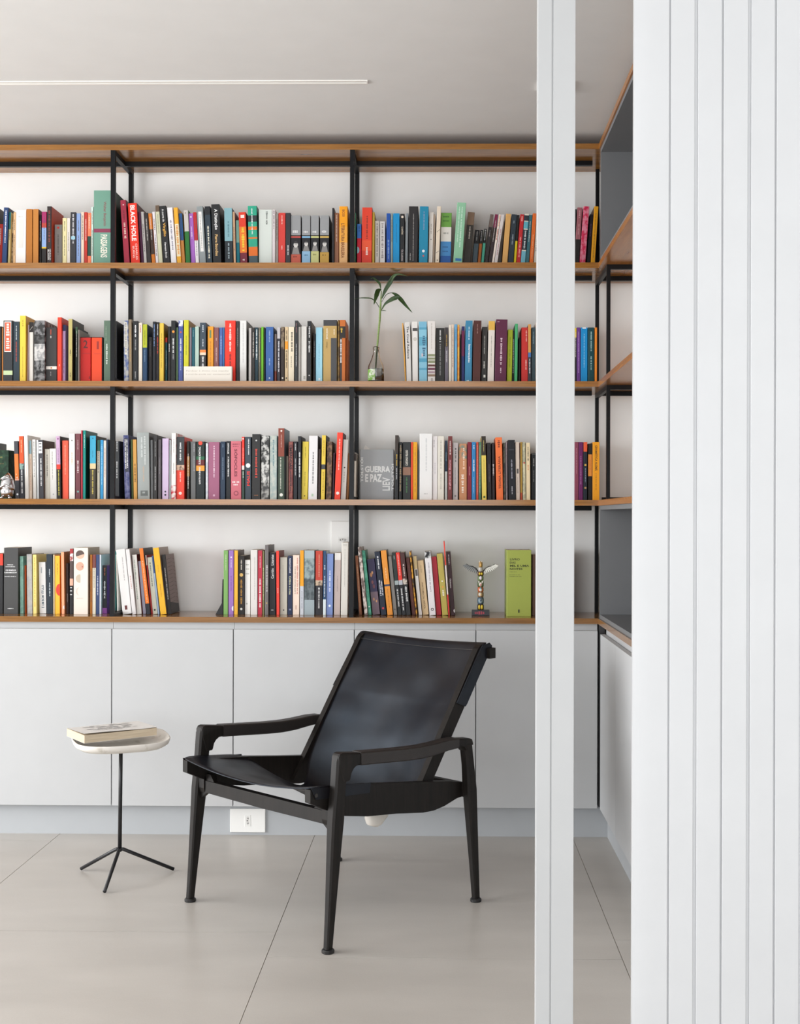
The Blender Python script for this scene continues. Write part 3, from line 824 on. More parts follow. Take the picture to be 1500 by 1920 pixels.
ROWS['third'] = '''
-22 -12 829 0|2a2a2c|-|black|unseen
-10 16 844 0|2c4c36~1c3424|h,8a8a50,856,859,.3,*;h,7a6a40,868,871,.4,*|dark green|thick
29 37 827 -3.5|46464c@851,e27c3a@898,e8a890@901,46464a|h,e8c890,888,891,.5,*;h,f4d8c0,894,897,.5,*;O,e8e8e8,927,.24|orange and grey|
37.5 46 818 -2.5|e8562c@869,8aa8a0~3a3a48@880,3b3b41|d,f4c8a0,825,850,.2,*;d,f0f0f0,881,926,.35,*|red orange|
47 54.5 816 -2.5|f2eee8|d,e0a888,845,890,.14,*|white|tall
54.8 60 826 -1.5|92b4c0@851,ead7c4|d,b87858,860,920,.25,*|beige and blue|slim
62 68 824 -2|f0eeea|d,6a6a6a,828,895,.3,*|white|
69.5 73 825 -1.5|e2e6e8|-|bluish white|thin
73.5 82.5 825 -2|4b4b51/5a3a30|B,f0f0f0,829,850,.0,.85;B,4b4b51,831,833,.1,.7;B,4b4b51,837,839,.1,.7;B,4b4b51,843,845,.1,.7;d,f0f0f0,860,912,.3,*|slate grey|white box
84 93.5 842 -1|e6e2d6|a|ivory|short
94 106.5 841 -1.5|f0eee9|d,a8a4a0,847,900,.16@.4,*;O,c0c0c0,927,.12|white|short
107 114.5 818 -2.5|caaac8@871,e44234@880,2b2b28|O,7a3a70,823,.2;d,8a6a90,840,868,.2,*;d,e0d050,882,930,.3,*|lilac and black|
117 128.5 826 -1|f3634a|d,f8b098,835,890,.16,*|coral red|
129.5 140.5 813 -.5|eeebe6/7a5048|O,3a3a3a,826,.1;d,d8b078,848,872,.16,*|ivory white|tall
141.5 151 813 -.5|734249|d,d8c0c0,825,844,.16,*;d,f4e8e8,864,888,.28,*;O,70b0a8,922,.2|brown mauve|
152 155 807 -.5|bc3a48|-|red|thin
155.5 160.5 807 0|168e84/12564c|d,b8e0dc,815,840,.3,*|teal|tall
168 179.5 817 0|44accf@869,e8d0a0@879,4b4539|O,1c5a78,822,.1;d,2a7898,845,860,.14,*;d,dcc858,882,928,.24,*|turquoise and brown|
181.5 187 825 0|3c6e5c@846,d4cebc|a|stone, green-topped|slim
188 193.5 825 0|3c9ed8|d,a8d8f4,833,910,.3,*|azure|slim
194 199 826 0|e4dbd0|d,b87070,840,895,.3,*|pale cream|slim
199.5 202.5 824 0|28344c|-|navy|thin
212 214.2 826 0|d8c0a8|-|beige|very thin|^
214.8 223.5 827 0|393b3d|d,e0e0e0,832,853,.25,*;d,d0d0d0,871,904,.3,*|charcoal||^
234 244 816 -3.5|3d4474~6a6c90|B,383a48,822,885,.15,.9;d,f0f0f0,824,880,.24@.35,*;d,f0f0f0,824,878,.22@.68,*;d,b0b0c8,886,918,.16,*|blue violet|
246.5 250 824 -2|4d5e34|-|moss green|thin
250.5 257.5 824 -2|dba456|d,6a4018,870,905,.4,*|ochre|
258.5 281 811 -2|a6acaa/5c5c5c|d,d4d8d6,820,860,.16@.38,*;d,d4d8d6,818,872,.16@.64,*;d,c8ac94,875,905,.12,*;B,6c7270,920,930,.22,.85;d,a6acaa,922,928,.3@.5,*|grey|thick
282.5 287 825 -1|8e9092|-|mid grey|slim
287.5 294.5 816 0|3b3939/2a2828|d,a0a0a0,828,858,.2,*;d,c8c8c8,875,920,.25,*|dark grey|
296 302 824 0|6c666a|d,9a949a,858,890,.3,*|grey mauve|
304 316 822 0|d5c2e0|O,2a2a3a,922,.14;O,2a2a3a,928,.16|lilac|
317 320.5 825 0|acbaba|-|pale grey blue|thin
321 329.5 812 .5|f2efeb@910,cc2c3e~f2efeb|d,b0a8a8,824,850,.2,*;d,a09898,868,890,.2,*|white|red foot
330.5 345.5 819 0|404346@872,d8b8a0~4a3a38@882,f24c3a|d,f2f2f2,830,868,.24@.5,*;d,f8d0c8,886,905,.18,*;O,f8e8e0,925,.2|dark grey and red|
350 355.5 827 0|28241f@856,a07030@893,28241f|a|black and bronze|slim
357.5 367 828 -.5|6d6f6f|d,b0b0b4,832,848,.2@.7,*;d,a8a8ac,855,884,.2@.7,*|grey|
367.5 383.5 828 0|26302c@856,2f6a4a@862,6a2a2c@873,e8a040@883,242c2e|O,fa4a34,831,.24;u,f2f2f2,838,871,.24@.42,SUSAN SONTAG;u,f2f2f2,876,908,.26@.42,QUESTÃO DE ÊNFASE|dark green|with red disc
385.5 390 831 0|ccd6e0~e8ecf0|-|silver grey|thin
391 411.5 829 0|a56582|d,f0d8e4,836,897,.12@.5,*;O,d8b0c4,929,.1|mauve|thick
413 422.5 828 0|2c3d52|d,8aa0b8,833,840,.16,*;d,8aa0b8,858,900,.18,*|navy|
424 432 827 0|25272b|d,f0f0f0,831,851,.4,SÓFOCLES;d,f0f0f0,856,894,.32,A TRILOGIA TEBANA|black|titled A Trilogia Tebana
433 452.5 827 -.5|d4727f/b05060|h,8a3a4a,832,834,.7,*;h,8a3a4a,836,838,.6,*;d,7a2c3c,842,894,.34@.5,SÓFOCLES;h,f8e8e8,902,906,.7@.5,*;h,f8e8e8,907,911,.5@.5,*;O,a04858,925,.24;O,d4727f,925,.14|pink|
453.5 458.5 819 -.5|f33c30@873,ecdcd8@881,34483f|O,f8e0d8,823,.3;d,f8b0a0,840,866,.3,*;d,c8d8c8,884,898,.5,*|red, white and green|slim
459.5 471 819 -.5|3d4852|d,f0f0f0,823,855,.2@.6,*;O,f0f0ee,873,.38;u,e03a34,883,911,.5@.55,MAUS|slate|titled Maus
472.5 488 814 0|2e2e2e/1e1e1e|O,c8c8c8,826,.1;d,d84434,842,897,.26@.5,*;h,a86a40,928,929.5,.5,*|black|red lettering
489.5 504.5 817 0|d0d0cc~3a3a3a@870,d8d8d4~5a5a5a@905,a8a8a4~4a4a4a|-|black and white|
506 519 817 0|c4c9c0~a8b8b4|d,5a8088,825,875,.22@.5,*|pale sage|
521.5 533 803 0|8c4636@856,404f41/6e808c|O,f0e0d8,808,.16;d,d8b8b0,815,840,.12,*;d,e0e0d0,858,918,.16@.4,*;O,f0f0e8,928,.28|brown and green|tall
536.5 540.5 855 0|a89888|-|taupe|short
541 549 828 0|8c4a4c~b06a60|d,1e1a1c,834,880,.6,UMBANDAS;d,2a2024,884,922,.3,*|brick red|titled Umbandas
550 557.5 828 0|2a2a30|d,e8e8e8,832,846,.25,*;d,d0d0d0,860,892,.25,*|black|
558.5 564.5 818 0|26282e|d,f0f0f0,848,896,.45,*|black|bold lettering
565 577 828 2|edd44e|d,a89430,838,860,.18,*;d,a89430,885,912,.16,*;O,2a2a1a,930,.1|yellow|
578 594.5 817 1.5|ebe9ea/4a3e3e|d,2a2a2a,848,908,.16@.5,*;B,b8d0b8,926,931,.35,.6|white|thick
595.5 600 842 .5|6a5450|-|brown|short
601.5 609 816 2|ebcc4c@871,44464a@880,ebcc4c/2a2422|d,a88420,826,856,.2,*;d,a88420,885,925,.3,*|yellow|dark band
611 621 828 2|9c7858~5a4438|-|bronze patterned|
622.5 626 849 2|5c3a4c|-|plum|thin
627 638 811 5|f4442e/6a2424|d,fae0d8,823,882,.2@.5,*;O,f8e8e4,925,.28|bright red|tall
638.5 648 824 5|eae4de|O,2a2a2a,877,.16;d,a8a098,885,905,.16,*|white|
649 653 850 4|b87c44|-|caramel|thin
663.5 667 849 1|dcd2c4@856,3a2e2a@870,dcd2c4|-|cream and black|thin|^
675 738 843 0|acaeb0|h,f2f2f0,874,886,.76@.52,GUERRA;h,f2f2f0,889,904,.5@.4,E PAZ;u,f2f2f0,895,920,.22@.78,LIEV;u,f2f2f0,858,904,.1@.045,TOLSTÓI;u,f2f2f0,870,920,.08@.965,TOLSTÓI|silver grey|wide slipcase titled Guerra e Paz|face
740 746.5 816 .5|3d332d@850,25272a/2a2420|d,d8b040,852,875,.4,*;d,e0e0e0,878,900,.3,*|dark brown|tall
747.5 753.5 829 .5|25272a|d,c8b088,835,925,.5,*|black|patterned lettering
755 770 829 0|2b2e2e@876,96705c@891,2b2e2e|u,f0ece0,844,873,.3@.5,CAETANO VELOSO;d,4a8a4a,895,925,.16@.5,*|black|brown band
770.5 774 829 0|f2522e|-|red orange|thin
774.5 782 829 0|eba81e|d,a87418,838,925,.25,*|golden yellow|
782.5 785.5 844 0|5c6674|-|slate|thin
786.5 810.5 813 0|efefee|d,b8bcc0,822,885,.08@.52,*;h,b0b0b0,925,927,.3,*|white|very thick tall
811 820 818 0|ebe7e7|d,a8a0a8,825,840,.2@.3,*;d,b0a8b0,868,890,.14,*|pinkish white|
820.5 832.5 818 0|e5e1d5|d,b0aca0,826,880,.22@.5,*;d,b0aca0,888,918,.18,*|cream|
834 838.5 826 0|203652@884,dfe7e4|d,a0c8d8,848,865,.3,*|navy and white|slim
839.5 847.5 818 .5|733232|u,f0e0d8,827,853,.3,*;u,f0b0b8,862,918,.5,os gêneros do discurso|maroon|titled Os Gêneros do Discurso
849 858.5 830 0|d0caca|d,4a4a4a,840,868,.35@.55,*;d,8a8686,877,908,.16,*;O,8a8686,930,.2|light grey|
861 875.5 832 -.5|7c8c80~cc9066@860,cc9066|d,f4d8c0,840,882,.26@.6,*;d,fbf0e4,890,928,.34@.45,*|peach orange|
876.5 884 829 0|841e30|d,d8a0a8,875,892,.2,*|crimson|
884.5 892 829 0|3084bf|d,d8ecf8,835,842,.3,*;d,e8f4fc,862,886,.35,*;d,a8d0ec,895,925,.2,*|blue|
893 897 829 0|ce4c38|d,f0b0a0,835,928,.25,*|red|thin
897.5 902 829 0|4c7e68|d,b0d0c0,835,925,.25,*|green|thin
904 912.5 818 -2|30281f@854,e8d060/c8b060|d,d8c870,826,848,.2,*;d,a09040,860,905,.16,*;O,3a5a30,932,.24|yellow|with black top
914 922 830 -2|282428|d,6a6268,870,905,.2,*|black|
923 928 830 -1|2e2529|d,e8e8e8,871,892,.5,*|dark brown|
931 943.5 820 -2.5|f2783e|d,8a3818,826,843,.4,*;u,8a3414,855,917,.42@.5,TEORIA LITERÁRIA|bright orange|titled Teoria Literária
944 948 830 -1|3a3a3a~6a6a5c|-|mottled black|thin
948.5 952 829 -1|9a8c90|d,4a4048,840,925,.3,*|mauve grey|thin
954 967 825 -2|1b1c24|B,4a4c58,843,844,.1,.9;d,a8a8b8,862,900,.2@.5,*;d,c8c8d0,912,928,.16,*|black|
967.5 975 829 -1.5|decfc2|B,5a5450,879,888,.25,.75;d,8a7a70,895,925,.14,*|pinkish cream|
976 979.5 829 -.5|ac8a3a@924,b04a2c|-|mustard|thin
980.5 986 829 -1|cfcbac~a8a890|O,c03a34,868,.3|sage cream|
987 994.5 830 -1|efdcb4|d,4a4a30,838,866,.3,*;d,d87838,872,882,.3,*|cream|
996 1005 850 0|25292b|B,8a8a88,851,852,.1,.9;d,d0d0d0,860,875,.2,*;d,a0a0a0,882,905,.16,*|black|short
1006 1012 850 0|26282a|B,c8c8c8,852,857,.2,.6;d,a0a0a0,865,925,.3,*|black|short
1013 1026 836 0|8c6c4c|-|brown|unseen
1027 1040 832 0|3c5c7c|-|blue|unseen
1041 1052 838 0|d0ccc0|-|stone|unseen
1053 1064 834 0|5c2c2c|-|oxblood|unseen
1065 1076 830 0|44403c|-|dark grey|unseen
1077 1084.5 829 0|8c465a|d,c08898,840,890,.2,*|dusty rose|
1085 1093 829 0|6c2260|d,c890c0,855,910,.2,*|magenta purple|
1094 1101 829 0|e8603a@847,1e2632|O,e0b048,872,.3;d,a0b0c0,878,905,.2,*;O,b89058,915,.3|black floral|
1102.5 1110 832 0|26221f@852,e29040@893,26221f|d,b86a28,862,882,.2,*|black|with orange label
1111 1124 829 0|f2a424/a86c10|d,6a4410,835,883,.4@.55,GRAMÁTICA ALEMÃ;d,a87420,887,920,.16,*|golden yellow|titled Gramática Alemã
'''
ROWS['lowest'] = '''
-30 -12 1040 0|5a3a30|-|brown|unseen
-11 5.5 1038 0|ea4636@1060,2d2d2f|-|black, red-topped|
7 34 1027 0|4c4c4c/3a362e|h,f0f0f0,1058,1060,.4@.45,FIÓDOR;h,f0f0f0,1061.5,1063.5,.65@.45,DOSTOIÉVSKI;h,ffffff,1067.5,1070.5,.72@.48,OS IRMÃOS;h,ffffff,1072,1075,.85@.48,KARAMÁZOV;h,c0c0c0,1080,1082,.8@.45,*;h,f0f0f0,1140,1142,.4@.48,*|charcoal|titled Os Irmãos Karamázov
37.5 45 1043 -1|a0cebe~8abcac|-|mint|
45.5 49.5 1060 -1|d4541f|-|rust orange|short
51 61 1039 -1.5|a8a8a8~b8b4ae|-|grey|
62 69 1040 -1|f8e08c|d,e8a030,1045,1140,.3,*|pale yellow|
74 87 1054 -2|ebe9e7|u,4a6070,1097,1140,.42@.5,É UM BOM TÍTULO;d,7a8890,1064,1076,.16@.4,*|white|titled É Um Bom Título
88 99.5 1039 -1.5|2e3740|d,d0d8dc,1067,1082,.2,*;d,d0d8dc,1093,1120,.2,*|dark slate|
99.8 102.5 1040 -.5|ecd8b0|-|cream|thin
103 112.5 1042 -.5|f4be3e/e07a20|d,a87820,1057,1077,.2,*;C,e83a24,1106,.95|yellow|with red half disc
115.5 122 1035 -1.5|f6ac84/e88a50|C,e8e8e8,1139,.5|peach|tall
123.5 129 1056 -1|4c3e3c|d,b0a8a4,1113,1130,.3,*|dark brown|short
130.5 137 1029 0|a83a3c@1038,e8e0e0~a84a44@1052,5a4a48@1085,e8b098@1098,28282a|h,f0f0f0,1101,1103,.8,*;h,f0f0f0,1107,1109,.8,*;h,f0f0f0,1114,1116,.8,*|red, brown and black|
138 165 1027 0|efe5d9/b8a894|F,0|cream|with four moon pictures
168.5 172.5 1040 0|d88a3c|a|orange|thin
173 179.5 1040 0|8e4c4a@1065,efe7d3|a|ivory and brick|
180 186 1040 0|3d4e78|d,d0d8e8,1080,1117,.35,*|navy|
186.5 190 1040 0|e2e5f2|-|white|thin
191 200.5 1060 0|2c2c30@1140,9a54a8|d,b0603a,1065,1080,.3,*;d,f0f0f0,1090,1123,.35,*|black|purple foot
213.5 216 1034 0|6ac0bc|-|turquoise|thin|^
216.5 221.5 1040 -3|ece9e2|d,d88878,1058,1085,.2,*|white|slim|^
230 247 1030 -13|eceae8|d,a8a0a0,1045,1090,.1@.6,*;B,6a3030,1136,1144,.3,.6|white|leaning, thickest
248 255.5 1030 -13|e7e3e2|d,c08070,1080,1105,.25,*|white|leaning
257 266 1040 -10|e4e0da/9a3a30|d,6a8a70,1050,1125,.2@.4,*|off-white|leaning
268 274 1052 -10|b8b4c8|-|lilac grey|leaning
275 282.5 1028 -14.5|f27c2a@1132,2a2c34/3a2a20|d,f8c898,1052,1130,.3,*|orange|leaning
283.5 286 1041 -12|e8dcd8@1060,c83a3c|-|red and white|leaning
286.5 295.5 1045 -11|e0e0cc|d,5a6a58,1055,1100,.25@.5,*;O,2a3a3a,1144,.2|pale green|leaning
296 299 1042 -12|3c5890@1075,a8c0dc|-|blue|leaning thin
301 312.5 1027 -15|f3ba30/a8988c|d,c88a20,1060,1075,.14,*;d,b87818,1095,1120,.14,*|golden yellow|leaning
314.5 322 1040 -12|2a2624/8e7c76|d,c8c0bc,1065,1125,.25,*|black|with grey photo cover, leaning|grid
419 427.5 1032 0|7eac62/8a2a2c|d,c8dcb0,1040,1070,.2,*|green|right of the bookend
428.5 438 1032 0|9d74bc|O,f0e0f8,1045,.16;d,e0d0ec,1050,1065,.2,*;d,7a4a98,1080,1110,.2,*;C,f0f0f0,1141,.4|purple|
439 446 1032 0|efb83e/5a4a44|d,b88420,1125,1145,.2,*|yellow|
446.5 458 1042 0|2b2725|d,e8e0d0,1050,1070,.25@.5,*;O,e8c070,1078,.3;d,c8902c,1087,1135,.32@.5,*;O,e8e8e0,1142,.2|black|gold lettering
459 469 1050 0|ebe9e5|h,8a8a80,1058,1060,.7,*;h,8a8a80,1066,1068,.7,*;h,8a8a80,1075,1077,.7,*;h,a8a8a0,1130,1134,.5,*|white|short
470 482.5 1031 0|e1ddd9|d,a8a4a0,1045,1125,.12@.6,*|off-white|tall
483.5 491.5 1032 0|bb3246|d,f8d8dc,1043,1065,.2,*;d,fbe8ea,1085,1140,.4,*|crimson|
492 495.5 1033 0|7e7e54|d,c8d0a0,1065,1125,.5,*|olive|thin
496.5 503.5 1022 0|726c6c/4a3e3a|d,d8d4d4,1060,1112,.4@.55,*;O,c8a860,1131,.2|grey brown|tall
504.5 517 1036 -.5|27272b|u,f0f0f0,1040,1060,.4@.5,Litanias;u,f0f0f0,1066,1085,.4@.5,Carrión;h,e8e8e8,1143,1145,.4,*|black|
518.5 524 1033 -1|f0463a/8a2c24|d,f8c0b8,1103,1113,.4,*|red|slim
525 538.5 1045 0|d1ccbe|d,a8a494,1060,1110,.1@.4,*;O,2a2a2a,1144,.1|beige|
539.5 548 1042 0|26304e|d,f0f0f4,1047,1075,.32@.5,Reinhart Koselleck;d,d0d0a8,1080,1115,.45@.5,Crítica e crise;O,8a90b0,1143,.2|navy|titled Crítica e Crise
549 561 1041 0|f2ddcc|d,c86a5a,1046,1115,.22@.7,*;u,5a5050,1062,1114,.2@.35,A ESTETIZAÇÃO DO MUNDO;B,d8b8a8,1135,1143,.35,.65|pale peach|titled A Estetização do Mundo
562.5 569.5 1032 0|fca522@1099,ccd0d8|d,6a7080,1108,1142,.2,*|orange and grey|
570.5 589.5 1032 0|aab8bc@1047,6c7c80~98a8a8@1085,4a5458~6a7478@1125,a0aeb4|-|grey green|thick
591 604.5 1033 .5|c44434@1088,c8b098~4a3a30@1098,27252b/4a2a24|d,e8c8a8,1040,1082,.12@.5,*;d,e8e8e8,1102,1142,.22@.5,*|red and black|
605.5 611 1033 .5|2b4c70@1124,dce8ec|d,e0e8f0,1060,1070,.4,*;d,e0e8f0,1080,1120,.4,*|dark blue|
611.5 624 1038 1|7e94cc/2c3c60|d,e0e8f8,1070,1110,.25@.5,*;O,e8f0f8,1136,.18|periwinkle blue|
626 637.5 1037 1.5|e0dcd8@1050,bcaca8|d,8a7e7c,1080,1110,.12@.5,*|mauve beige|
639 651.5 1017 1.5|e1ddd5|d,b0aca4,1030,1100,.1@.5,*;B,d0ccc4,1020,1024,.2,.8|cream white|tall, before the wall socket
673.5 679 1042 -8|7e4c30|d,c8a078,1060,1140,.2,*|brown|leaning
683.5 690 1026 -13|6e5c56~d8ccc4|-|brown and white|leaning
690.5 697 1032 -13|3c8c72~5cac90|O,e8f4f0,1138,.2|green|leaning
698.5 713 1048 -11|362e52@1110,7e6874|P2,1065,1118|dark purple|figure picture, leaning
714.5 725 1034 -13|1e2638|d,f0f0f4,1043,1070,.25@.5,*;d,e8e8f0,1088,1118,.25@.35,*;d,e8e8f0,1090,1118,.22@.7,*;O,d03a48,1141,.2|midnight blue|leaning
726.5 737 1032 -13|f29c3a@1096,3c4260@1099.5,f29c3a/3a2a22|d,f8d0a0,1065,1085,.2,*;d,a86418,1105,1140,.16,*|orange|leaning, thin navy band
738 745 1043 -11|9e9892|O,3a3838,1143,.16|grey|leaning
746 753.5 1036 -12|28322f@1089,a8b4b4@1097,252829|d,c0c8c8,1042,1050,.2,*;d,e0e0e0,1105,1138,.35,*|black|leaning, pale band
754 761.5 1036 -12.5|ec3c2e@1088,b8bcc4@1097,252529|d,f8d0c8,1040,1080,.25,*;d,e8e8e8,1104,1146,.4,*|red and black|leaning
762 770.5 1036 -12.5|4c2c2a@1085,d0c4b8~4a3a38@1096,252528|d,e0d0c8,1058,1082,.35,*;d,e8e8e8,1100,1130,.4,*|brown and black|leaning
772.5 779.5 1046 -12|5c2c26|d,8a5448,1060,1130,.15,*|oxblood|leaning
780 783 1034 -13|2a2018~e0a030|-|black and gold|leaning thin
785 791.5 1043 -11|ccb484@1067,e8e4e0|B,5a5048,1068,1080,.2,.9|sand and white|leaning
792.5 804 1051 -10.5|d4b88e|d,7a5c38,1092,1142,.32@.5,ANATOMIA DA CRÍTICA;d,a08458,1060,1075,.14,*|tan|titled Anatomia da Crítica, leaning
805.5 817.5 1034 -10|24242a~d8d8d8@1047,ebe7e9|d,a8a0a8,1055,1110,.2@.5,*;O,6a6060,1143,.24;O,ebe7e9,1143,.12|white|photo top, leaning
818.5 828 1044 -10|b42434|-|crimson|leaning
829.5 840.5 1038 -11|bcac54|O,f4f0e0,1090,.14;O,f09838,1101,.14;d,f4f0e0,1107,1118,.3,*|olive yellow|leaning
841 843.5 1015 -10|e44434@1060,ece0dc@1115,e03434/5a3830|-|red and white|leaning, tallest
845 853.5 1035 -9|391a1f/2e2824|d,d8c8c8,1040,1059,.25@.5,*;d,f0e4e4,1085,1103,.3@.5,Outono;C,e8e0e0,1146,.3|dark maroon|leaning, beside the totem figurine
950 996 1031 0|a2ad50/98a548|h,38401a,1047,1051,.4@.33,LIVRO;h,38401a,1053,1057,.24@.24,DAS;h,38401a,1059,1063,.78@.52,MIL E UMA;h,38401a,1065,1069,.52@.38,NOITES;h,6a7438,1072,1073,.3@.26,*;h,6a7438,1077.5,1078.7,.45@.32,*;h,6a7438,1080.5,1081.7,.5@.36,*;B,3a4020,1143,1149,.46,.53|lime green|wide slipcase titled Livro das Mil e Uma Noites|face2
998 1012 1040 0|80604f|-|brown|
1013 1028 1036 0|4a4038|-|dark brown|unseen
1029 1044 1032 0|8a8478|-|stone|unseen
1045 1060 1034 0|3a3c48|-|dark slate|unseen
1061 1075 1030 0|5c3028|-|brick brown|unseen
'''

WHERE = {'top': ('top shelf', 0), 'second': ('second shelf', 1), 'third': ('third shelf', 2), 'lowest': ('lowest shelf', 3)}
VIS_Y = {'top': 492, 'second': 714, 'third': 937, 'lowest': 1150}


def bay(u):
    return 'left bay' if u < 208 else 'middle bay' if u < 660 else 'right bay' if u < 1010 else 'behind the white post' if u < 1076 else 'corner bay'


def lum(h):
    r, g, b_ = rgb(h.split('~')[0])
    return 0.3 * r + 0.6 * g + 0.1 * b_


GLOSS = 0.42
GEO = []


def book_geo(row, zs, vy, x0, x1, top, lean, opts):
    back = 4.950
    lift = 0.0125 if '^' in opts else 0.0003
    ys = 4.81
    for _ in range(3):
        H = unpix((x0 + x1) / 2, top, Y=ys).z - zs - lift
        d = max(0.105, min(0.165, 0.14 + 0.45 * (H - 0.22)))
        if 'face' in opts:
            d = 0.07 if 'face2' not in opts else 0.16
        if 'cw' in opts:
            d = 0.165
        ys = back - d
    if 'face2' in opts:
        ys = 4.765
    X0, X1 = unpix(x0, vy, Y=ys).x + 0.0002, unpix(x1, vy, Y=ys).x - 0.0002
    if '^' not in opts:
        for px_ in px_post:         # keep clear of the steel frame standing on the shelf
            if px_ - 0.001 < X0 < px_ + PW + 0.0006:
                X0 = px_ + PW + 0.0006
            if px_ - 0.0006 < X1 < px_ + PW:
                X1 = px_ - 0.0006
    return dict(row=row, x0=x0, x1=x1, zs=zs, lift=lift, H=H, d=d, ys=ys, X0=X0, X1=max(X1, X0 + 0.0045), dX=lean / F_PX * ys)


def resolve(gs):
    """neighbours may touch but not run into each other"""
    gap = 0.0004
    for _ in range(4):
        for A, B in zip(gs[:-1], gs[1:]):
            hm = min(A['H'], B['H'])
            pen = max(A['X1'] - B['X0'], A['X1'] + A['dX'] * hm / A['H'] - B['X0'] - B['dX'] * hm / B['H']) + gap
            if pen <= 0:
                continue
            wa, wb = A['X1'] - A['X0'], B['X1'] - B['X0']
            # first bring the two leans closer, then trim the thickness
            top = A['X1'] + A['dX'] * hm / A['H'] - B['X0'] - B['dX'] * hm / B['H'] + gap
            if top > 0 and A['X1'] - B['X0'] <= 0:
                B['dX'] += top * 0.6
                top *= 0.4
                pen = max(top, 0)
            ca = min(pen / 2, max(0, wa - 0.0045))
            A['X1'] -= ca
            cb = min(pen - ca, max(0, wb - 0.0045))
            B['X0'] += cb
            rest = pen - ca - cb
            if rest > 0:
                B['X0'] += rest
                B['X1'] += rest


